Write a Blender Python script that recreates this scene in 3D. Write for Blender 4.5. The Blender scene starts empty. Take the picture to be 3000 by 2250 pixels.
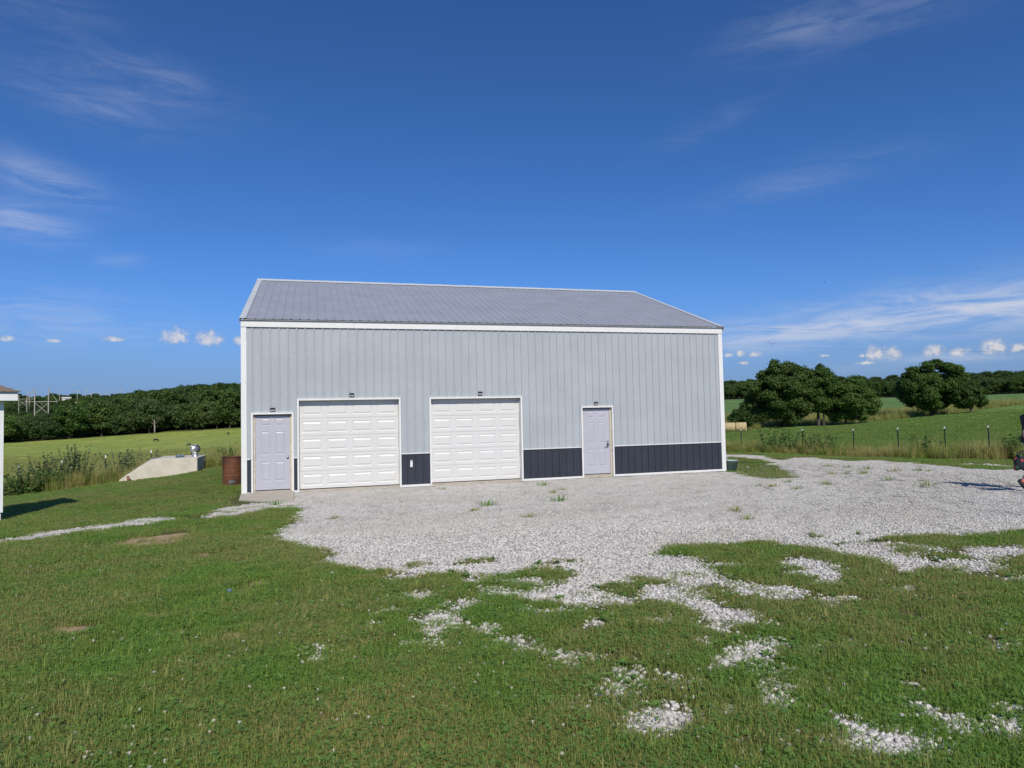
import bpy, math, random
import numpy as np
from mathutils import Vector, Matrix
R_ = math.radians
scn = bpy.context.scene
col = scn.collection
# ------------------------------------------------------------------ camera
cam_d = bpy.data.cameras.new('camera'); cam = bpy.data.objects.new('camera', cam_d); col.objects.link(cam)
cam_d.sensor_width = 36.0; cam_d.lens = 36.0*1985.55/3000.0; cam_d.clip_start = .05; cam_d.clip_end = 12000
_r = Vector((0.959586,-0.280633,-0.02098)); _u = Vector((0.00833,-0.046192,0.998898)); _f = Vector((0.281293,0.958703,0.041988))
cam.matrix_world = Matrix(((_r.x,_u.x,-_f.x,1.823),(_r.y,_u.y,-_f.y,-19.31),(_r.z,_u.z,-_f.z,2.018),(0,0,0,1)))
scn.camera = cam
scn.cycles.max_bounces = 5; scn.cycles.diffuse_bounces = 2; scn.cycles.glossy_bounces = 2; scn.cycles.transmission_bounces = 2
# ------------------------------------------------------------------ sun, exposure
SUN_EL, SUN_HEAD = 40.0, 4.0      # light travels towards heading 4 degrees (from +y towards +x)
sd = Vector((math.sin(R_(SUN_HEAD))*math.cos(R_(SUN_EL)), math.cos(R_(SUN_HEAD))*math.cos(R_(SUN_EL)), -math.sin(R_(SUN_EL))))
sl = bpy.data.lights.new('sun','SUN'); sl.energy = 3.6; sl.angle = R_(.55); sl.color = (1.0,.93,.82)
sun = bpy.data.objects.new('sun', sl); col.objects.link(sun); sun.rotation_euler = sd.to_track_quat('-Z','Y').to_euler()
scn.view_settings.view_transform = 'Standard'; scn.view_settings.look = 'None'
scn.view_settings.exposure = 0.25; scn.view_settings.gamma = 1.0; scn.view_settings.use_curve_mapping = False
# ------------------------------------------------------------------ node helper
class NT:
    def __init__(s, tree): s.t = tree; s.n = tree.nodes; s.l = tree.links
    def new(s, typ, **kw):
        nd = s.n.new(typ)
        for k, v in kw.items(): setattr(nd, k, v)
        return nd
    def put(s, sock, v):
        if v is None: return
        if isinstance(v, bpy.types.NodeSocket): s.l.new(v, sock)
        else: sock.default_value = v
    def math(s, op, a, b=None, c=None, clamp=False):
        nd = s.new('ShaderNodeMath', operation=op, use_clamp=clamp)
        for i, v in enumerate((a,b,c)): s.put(nd.inputs[i], v)
        return nd.outputs[0]
    def vmath(s, op, a, b=None):
        nd = s.new('ShaderNodeVectorMath', operation=op)
        s.put(nd.inputs[0], a); s.put(nd.inputs[1], b)
        return nd.outputs['Value'] if op in ('DOT_PRODUCT','LENGTH') else nd.outputs[0]
    def noise(s, vec, scale, detail=3, rough=.55, dist=0, dim='3D'):
        nd = s.new('ShaderNodeTexNoise', noise_dimensions=dim)
        s.put(nd.inputs['Vector'], vec); s.put(nd.inputs['Scale'], scale); s.put(nd.inputs['Detail'], detail)
        s.put(nd.inputs['Roughness'], rough); s.put(nd.inputs['Distortion'], dist)
        return nd.outputs['Fac']
    def mix(s, fac, a, b):
        nd = s.new('ShaderNodeMix', data_type='RGBA')
        s.put(nd.inputs[0], fac)
        for i, v in ((6,a),(7,b)):
            if isinstance(v, (tuple,list)): v = tuple(v)+(1,) if len(v)==3 else v
            s.put(nd.inputs[i], v)
        return nd.outputs[2]
    def ramp(s, v, lo, hi, a=0., b=1., smooth=True):
        nd = s.new('ShaderNodeMapRange', interpolation_type='SMOOTHSTEP' if smooth else 'LINEAR')
        s.put(nd.inputs[0], v); s.put(nd.inputs[1], lo); s.put(nd.inputs[2], hi); s.put(nd.inputs[3], a); s.put(nd.inputs[4], b)
        return nd.outputs[0]
    def attr(s, name): return s.new('ShaderNodeAttribute', attribute_name=name).outputs['Fac']
# ------------------------------------------------------------------ world: sky with cirrus and small cumulus
w = bpy.data.worlds.new('World'); scn.world = w; w.use_nodes = True
w.cycles.sampling_method = 'MANUAL'; w.cycles.sample_map_resolution = 128
N = NT(w.node_tree); N.n.clear()
sky = N.new('ShaderNodeTexSky', sky_type='NISHITA'); sky.sun_disc = False
sky.sun_elevation = R_(SUN_EL); sky.sun_rotation = R_(180+SUN_HEAD); sky.altitude = 200; sky.air_density = .7; sky.dust_density = .3; sky.ozone_density = 6.0
tc = N.new('ShaderNodeTexCoord'); D = tc.outputs['Generated']
def hedir(h, e): h, e = R_(h), R_(e); return Vector((math.sin(h)*math.cos(e), math.cos(h)*math.cos(e), math.sin(e)))
def blob(h, e, sh, se, flat=False, tilt=0):
    h0, e0 = R_(h), R_(e)
    a = Vector((math.cos(h0), -math.sin(h0), 0)); b = a.cross(hedir(h, e))
    if tilt: a, b = a*math.cos(tilt)+b*math.sin(tilt), b*math.cos(tilt)-a*math.sin(tilt)
    u = N.vmath('DOT_PRODUCT', D, tuple(a/math.tan(R_(sh)))); 
    c0 = hedir(h, e)
    u = N.math('SUBTRACT', u, c0.dot(a)/math.tan(R_(sh)))
    v = N.math('SUBTRACT', N.vmath('DOT_PRODUCT', D, tuple(b/math.tan(R_(se)))), c0.dot(b)/math.tan(R_(se)))
    if flat: v = N.math('MAXIMUM', v, N.math('MULTIPLY', v, -1.7))
    return N.math('ADD', N.math('MULTIPLY', u, u), N.math('MULTIPLY', v, v)), v
CUM = [(-20.41,5.77,.56,.23),(-14.2,5.99,.69,.22),(-10.06,6.38,.98,.62),(-7.76,6.29,1.02,.63),(-5.53,6.08,.55,.37),(-17.71,5.7,.52,.14),(34.22,4.28,.37,.19),(35.09,4.35,.36,.27),(36.17,4.25,.51,.24),(35.22,3.61,.41,.16),(41.08,3.86,.43,.13),(44.77,3.88,.89,.56),(45.83,3.84,.57,.55),(43.74,3.74,.23,.15),(43.95,3.19,.68,.15),(48.33,3.85,.7,.49),(49.96,3.65,.75,.34),(51.84,3.9,.95,.61),(53.25,3.68,.48,.32)]
cn = N.noise(D, 120, 4, .55); cn2 = N.noise(D, 330, 4, .65)
acc = None
for c in CUM:
    r2, v = blob(c[0], c[1]-c[3]*.35, c[2]*1.25, c[3]*1.5, True)
    m = N.math('SUBTRACT', 1.0, r2)
    acc = m if acc is None else N.math('MAXIMUM', acc, m)
acc = N.math('MAXIMUM', acc, -2.0)
dens = N.math('ADD', acc, N.math('MULTIPLY_ADD', cn, 2.2, -1.3))
cum = N.ramp(dens, -.25, 1.0)
cumc = N.mix(N.ramp(N.math('MULTIPLY_ADD', cn2, .6, N.math('MULTIPLY', dens, .28)), .25, .62), (.40,.47,.64), (.84,.80,.77))
# (heading, elevation, half width, half height, strength, tilt)
CIR = [(-12.7,23.8,5.5,1.6,.12,-.12),(-16,21.8,4.4,1.2,.11,-.15),(-10.9,24.9,2.5,.9,.07,-.1),(-18.8,16.7,4.0,1.3,.20,-.2),(-20.1,13.8,3.6,1.2,.28,-.15),(-19,27,4,1.2,.08,.1),(-13.8,11.6,1.5,.5,.16,.1),(-19,8.,5.5,1.9,.16,0),(-15.,6.4,8,1.2,.10,.02),
 (43.3,6.1,15,1.35,.34,.02),(51.5,7.3,10,1.5,.34,.03),(37,5.4,7,.9,.22,.02),(56,6.4,8,1.4,.25,0),(40.6,27.7,5,1.6,.10,.1),(46.4,27,7,1.4,.08,0),(37.6,16.7,6.3,.9,.05,.1),(42,17.7,7,1.3,.05,.1),(5.1,13.5,5.7,.9,.05,0),(32.8,22,4,.8,.05,.3),(50,3.2,5,.35,.25,0),(43.5,2.7,3,.3,.16,0)]
mp = N.new('ShaderNodeMapping'); mp.inputs['Rotation'].default_value = (0,.03,0); mp.inputs['Scale'].default_value = (7,7,38)
N.l.new(D, mp.inputs[0])
st = N.noise(mp.outputs[0], 1.6, 7, .62, .8)
stf = N.ramp(st, .3, .72, .12, 1.5)
cacc = None
for c in CIR:
    r2, v = blob(*c[:4], False, c[5])
    g = N.math('MULTIPLY', N.math('POWER', 2.718, N.math('MULTIPLY', r2, -1.1)), c[4])
    cacc = g if cacc is None else N.math('ADD', cacc, g)
cir = N.math('MULTIPLY', cacc, stf, clamp=True)
SKY_STR = .085
k = .84/SKY_STR
tint = N.vmath('MULTIPLY', sky.outputs[0], (.56,.92,1.25))
sz_ = N.new('ShaderNodeSeparateXYZ'); N.l.new(D, sz_.inputs[0])
zz = N.math('DIVIDE', sz_.outputs[2], .125)
hz = N.math('POWER', 2.718, N.math('MULTIPLY', N.math('MULTIPLY', zz, zz), -1.0))      # summer haze low over the horizon, all round
base = N.mix(N.math('MULTIPLY', hz, .95), tint, (.195*k,.305*k,.52*k))
c1 = N.mix(cir, base, (.60*k,.64*k,.76*k))
cs = N.new('ShaderNodeVectorMath', operation='SCALE'); N.l.new(cumc, cs.inputs[0]); cs.inputs[3].default_value = .9*k
c2 = N.mix(N.math('MULTIPLY', cum, .8), c1, cs.outputs[0])
bg = N.new('ShaderNodeBackground'); N.l.new(c2, bg.inputs[0]); bg.inputs[1].default_value = SKY_STR
wo = N.new('ShaderNodeOutputWorld'); N.l.new(bg.outputs[0], wo.inputs[0])

# ------------------------------------------------------------------ build helpers
rng = np.random.default_rng(7)
def tag(o, label=None, cat=None, group=None, kind=None):
    for k_, v_ in (('label',label),('category',cat),('group',group),('kind',kind)):
        if v_: o[k_] = v_
    return o
def empty(name, loc=(0,0,0), rz=0, label=None, cat=None, group=None):
    o = bpy.data.objects.new(name, None); col.objects.link(o); o.location = loc; o.rotation_euler = (0,0,rz); o.empty_display_size = .2
    return tag(o, label, cat, group)
def fastmesh(name, V, F, mats=(), smooth=False, fattr=None, vattr=None, midx=None):
    V = np.asarray(V, np.float32).reshape(-1,3); F = np.asarray(F, np.int32); k_ = F.shape[1]
    me = bpy.data.meshes.new(name); me.vertices.add(len(V)); me.vertices.foreach_set('co', V.ravel())
    me.loops.add(F.size); me.loops.foreach_set('vertex_index', F.ravel())
    me.polygons.add(len(F)); me.polygons.foreach_set('loop_start', np.arange(0,F.size,k_,dtype=np.int32))
    if midx is not None: me.polygons.foreach_set('material_index', np.asarray(midx,np.int32))
    me.polygons.foreach_set('use_smooth', np.full(len(F), smooth, bool))
    for dom, dct in (('FACE',fattr),('POINT',vattr)):
        for nm, arr in (dct or {}).items():
            a = me.attributes.new(nm, 'FLOAT', dom); a.data.foreach_set('value', np.asarray(arr,np.float32))
    for m in mats: me.materials.append(m)
    me.update(calc_edges=True); me.validate(); return me
def link(name, me, parent=None, loc=None):
    o = bpy.data.objects.new(name, me); col.objects.link(o)
    if parent: o.parent = parent
    if loc is not None: o.location = loc
    return o
class MB:
    """collects shapes for ONE mesh object"""
    def __init__(s): s.v = []; s.f = []
    def add(s, vs, fs):
        b = len(s.v); s.v += [tuple(p) for p in vs]; s.f += [tuple(b+i for i in f) for f in fs]; return s
    def box(s, x0, x1, y0, y1, z0, z1):
        return s.add([(x0,y0,z0),(x1,y0,z0),(x1,y1,z0),(x0,y1,z0),(x0,y0,z1),(x1,y0,z1),(x1,y1,z1),(x0,y1,z1)],
                     [(0,3,2,1),(4,5,6,7),(0,1,5,4),(1,2,6,5),(2,3,7,6),(3,0,4,7)])
    def tube(s, pts, rad, n=8, cap=True):
        pts = [Vector(p) for p in pts]; rad = rad if hasattr(rad,'__len__') else [rad]*len(pts); vs = []; fs = []
        for i, p in enumerate(pts):
            d = (pts[min(i+1,len(pts)-1)]-pts[max(i-1,0)]).normalized()
            a = d.cross(Vector((0,0,1)) if abs(d.z)<.9 else Vector((1,0,0))).normalized(); b = d.cross(a)
            for j in range(n):
                t = 2*math.pi*j/n; vs.append(p+(a*math.cos(t)+b*math.sin(t))*rad[i])
        for i in range(len(pts)-1):
            for j in range(n): fs.append((i*n+j, i*n+(j+1)%n, (i+1)*n+(j+1)%n, (i+1)*n+j))
        if cap: fs += [tuple(range(n-1,-1,-1)), tuple((len(pts)-1)*n+j for j in range(n))]
        return s.add(vs, fs)
    def lathe(s, prof, n=24, c=(0,0,0), cap=True):
        vs = []; fs = []
        for r, z in prof:
            for j in range(n): t = 2*math.pi*j/n; vs.append((c[0]+r*math.cos(t), c[1]+r*math.sin(t), c[2]+z))
        for i in range(len(prof)-1):
            for j in range(n): fs.append((i*n+j, i*n+(j+1)%n, (i+1)*n+(j+1)%n, (i+1)*n+j))
        if cap: fs += [tuple(range(n-1,-1,-1)), tuple((len(prof)-1)*n+j for j in range(n))]
        return s.add(vs, fs)
    def prism(s, poly, y0, y1):          # polygon in x,z extruded along y
        n = len(poly)
        return s.add([(x,y0,z) for x,z in poly]+[(x,y1,z) for x,z in poly],
                     [tuple(range(n-1,-1,-1)), tuple(range(n,2*n))]+[(i,(i+1)%n,n+(i+1)%n,n+i) for i in range(n)])
    def ball(s, c, r, n=10, m=7):
        rr = r if hasattr(r,'__len__') else (r,r,r)
        prof = [(math.sin(math.pi*i/m), -math.cos(math.pi*i/m)) for i in range(m+1)]; vs = []; fs = []
        for a, z in prof:
            for j in range(n): t = 2*math.pi*j/n; vs.append((c[0]+rr[0]*a*math.cos(t), c[1]+rr[1]*a*math.sin(t), c[2]+rr[2]*z))
        for i in range(m):
            for j in range(n): fs.append((i*n+j, i*n+(j+1)%n, (i+1)*n+(j+1)%n, (i+1)*n+j))
        return s.add(vs, fs)
    def build(s, name, mat, parent=None, smooth=False, loc=None, bevel=0):
        me = bpy.data.meshes.new(name); me.from_pydata(s.v, [], s.f)
        if mat: me.materials.append(mat)
        if smooth: me.shade_smooth()
        me.update(); o = link(name, me, parent, loc)
        if bevel:
            b = o.modifiers.new('bevel','BEVEL'); b.width = bevel; b.segments = 2; b.limit_method = 'ANGLE'
        return o
def children(o): return [c for c in bpy.data.objects if c.parent == o]
def copy_tree(o, parent=None, kids=None):
    c = o.copy(); col.objects.link(c)
    if parent: c.parent = parent
    for ch in list(o.children): copy_tree(ch, c)
    return c
# ------------------------------------------------------------------ materials
def mat(name, base, rough=.6, metal=0, var=.0, vscale=3., bump=0., bscale=40., spec=.5, base2=None, vdetail=4, coat=0):
    m = bpy.data.materials.new(name); m.use_nodes = True; n = NT(m.node_tree)
    p = n.n['Principled BSDF']; p.inputs['Roughness'].default_value = rough; p.inputs['Metallic'].default_value = metal
    p.inputs['Specular IOR Level'].default_value = spec; p.inputs['Coat Weight'].default_value = coat
    g = n.new('ShaderNodeTexCoord').outputs['Object']
    if var or base2:
        b2 = base2 or tuple(max(0,c*(1-var)) for c in base); b1 = base if base2 else tuple(min(1,c*(1+var*.6)) for c in base)
        f = n.ramp(n.noise(g, vscale, vdetail, .6), .3, .7)
        n.put(p.inputs['Base Color'], n.mix(f, b1, b2))
        n.put(p.inputs['Roughness'], n.ramp(n.noise(g, vscale*3.1, 3), .3, .7, rough*.88, min(1,rough*1.12)))
    else: p.inputs['Base Color'].default_value = tuple(base)+(1,)
    if bump:
        bn = n.new('ShaderNodeBump'); bn.inputs['Strength'].default_value = bump; bn.inputs['Distance'].default_value = .02
        n.put(bn.inputs['Height'], n.noise(g, bscale, 4)); n.l.new(bn.outputs[0], p.inputs['Normal'])
    return m
def leafmat(name, a, b, trans=.35, rough=.5, pos=0., c3=None):
    """two-tone foliage: colour by leaf, by plant and by broad patches of the ground it grows on"""
    m = bpy.data.materials.new(name); m.use_nodes = True; n = NT(m.node_tree); p = n.n['Principled BSDF']; o = n.n['Material Output']
    v = n.attr('var'); rnd = n.new('ShaderNodeObjectInfo').outputs['Random']
    f = n.math('MULTIPLY_ADD', rnd, .55, n.math('MULTIPLY', v, .65), clamp=True)
    c = n.mix(f, a, b)
    if c3:
        ps = n.new('ShaderNodeNewGeometry').outputs['Position']
        pn = n.math('ADD', n.noise(ps, .45, 2, .6), n.math('MULTIPLY', n.noise(ps, 2.3, 2), .5))
        c = n.mix(n.math('MULTIPLY', n.ramp(pn, .54, .90), n.ramp(v, 0, .6, .35, 1)), c, c3)
    n.put(p.inputs['Base Color'], c); p.inputs['Roughness'].default_value = rough; p.inputs['Specular IOR Level'].default_value = .18
    t = n.new('ShaderNodeBsdfTranslucent'); n.put(t.inputs[0], n.mix(.5, c, tuple(min(1,x*1.6) for x in b)))
    mx = n.new('ShaderNodeMixShader'); mx.inputs[0].default_value = trans
    n.l.new(p.outputs[0], mx.inputs[1]); n.l.new(t.outputs[0], mx.inputs[2]); n.l.new(mx.outputs[0], o.inputs[0])
    return m
# ------------------------------------------------------------------ terrain (heights surveyed from one point)
SX,SY=1.823,-19.31   # survey point
# heading(deg from +y toward +x): [(range, height)...]
PROF={
-180:[(0,.37),(30,.4),(3000,.4)],
-100:[(0,.37),(30,.3),(300,-1),(3000,0)],
-30:[(0,.37),(4,.36),(12,.12),(24,-.4),(36,-1.1),(100,-3.1),(200,-5.2),(280,-4.6),(340,-4.5),(500,-3),(800,2),(1200,27),(3000,25)],
-20.7:[(0,.37),(4,.36),(12,.08),(18,-.1),(24,-.34),(34,-.95),(60,-1.9),(100,-3.0),(200,-5.0),(280,-4.4),(340,-4.4),(500,-3),(800,3),(1200,27),(3000,25)],
-15.9:[(0,.37),(4,.36),(12,.08),(18,-.05),(24,-.2),(34,-.7),(60,-1.6),(100,-2.7),(150,-4.0),(200,-4.6),(280,-3.7),(340,-3.2),(500,1),(900,9),(1300,33),(3000,28)],
-11.5:[(0,.37),(4,.36),(12,.08),(18,-.02),(24,-.1),(34,-.5),(60,-1.4),(100,-2.6),(150,-3.8),(190,-4.2),(240,-3.7),(280,-2.9),(340,-1),(500,9),(700,17),(1300,30),(3000,25)],
-5.6:[(0,.37),(4,.36),(12,.08),(18,-.01),(24,0),(34,-.15),(60,-1.1),(100,-2.3),(150,-3.4),(190,-3.6),(240,-2.8),(280,-1.5),(350,2),(450,11),(600,17),(1300,20),(3000,20)],
5:[(0,.37),(4,.36),(12,.1),(18,0),(40,-.1),(100,-1.5),(280,-1),(600,15),(3000,20)],
16.4:[(0,.37),(4,.36),(12,.12),(18,0),(40,-.2),(100,-1.5),(300,0),(600,15),(3000,20)],
33.7:[(0,.37),(4,.36),(12,.15),(20,0),(30,0),(36,-.23),(60,-.86),(105,-1.55),(200,.1),(330,6.3),(400,7),(700,16),(3000,20)],
43.1:[(0,.37),(4,.36),(12,.22),(18,.12),(26,.1),(33,-.2),(60,-.65),(110,-.9),(200,.2),(340,5.2),(400,6),(700,15),(3000,20)],
48.5:[(0,.37),(4,.36),(12,.26),(18,.26),(22,.24),(30,0),(60,-.5),(130,.14),(220,1.3),(340,4.9),(400,5.6),(700,15),(3000,20)],
53.4:[(0,.37),(4,.36),(12,.3),(16.5,.32),(20,.35),(29,.06),(60,-.3),(130,1.3),(220,2.0),(340,5.3),(400,6),(700,16),(3000,20)],
63:[(0,.37),(4,.36),(12,.32),(20,.38),(29,.15),(60,0),(130,2),(220,3),(340,6),(700,16),(3000,20)],
120:[(0,.37),(30,.5),(300,3),(3000,5)],
180:[(0,.37),(30,.4),(3000,.4)]}
def _table():
    hs=np.arange(-180,181,1.0); u=np.linspace(0,math.log(3001/2+1),320) # u=log(R/2+1)
    R=2*(np.exp(u)-1); keys=sorted(PROF)
    P=np.array([np.interp(R,[a for a,b in PROF[k]],[b for a,b in PROF[k]]) for k in keys])
    T=np.empty((len(hs),len(u)))
    for j in range(len(u)): T[:,j]=np.interp(hs,keys,P[:,j])
    k=np.array([1,2,3,2,1.]);k/=k.sum()
    for _ in range(3):
        Tp=np.pad(T,((0,0),(2,2)),'edge'); T=sum(k[i]*Tp[:,i:i+T.shape[1]] for i in range(5))
    for _ in range(2):
        Tp=np.pad(T,((2,2),(0,0)),'edge'); T=sum(k[i]*Tp[i:i+T.shape[0]] for i in range(5))
    return u,T
_U,_T=_table()
BW,BD=14.63,12.2
def height(x,y):
    x=np.asarray(x,float);y=np.asarray(y,float)
    dx=x-SX;dy=y-SY;R=np.hypot(dx,dy);h=np.degrees(np.arctan2(dx,dy))
    a=np.clip(h+180,0,359.999);i=a.astype(int);f=a-i
    b=np.clip(np.log(R/2+1)/_U[1],0,len(_U)-1.001);j=b.astype(int);g=b-j
    z=(_T[i,j]*(1-f)*(1-g)+_T[i+1,j]*f*(1-g)+_T[i,j+1]*(1-f)*g+_T[i+1,j+1]*f*g)
    # level pad of the barn
    ex=np.maximum(np.maximum(-x,x-BW),0);ey=np.maximum(np.maximum(-y,y-BD),0);e=np.hypot(ex,ey)
    w=np.clip(1-(e-.3)/4,0,1);w=w*w*(3-2*w)
    return z*(1-w)+(-.035)*w

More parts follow.
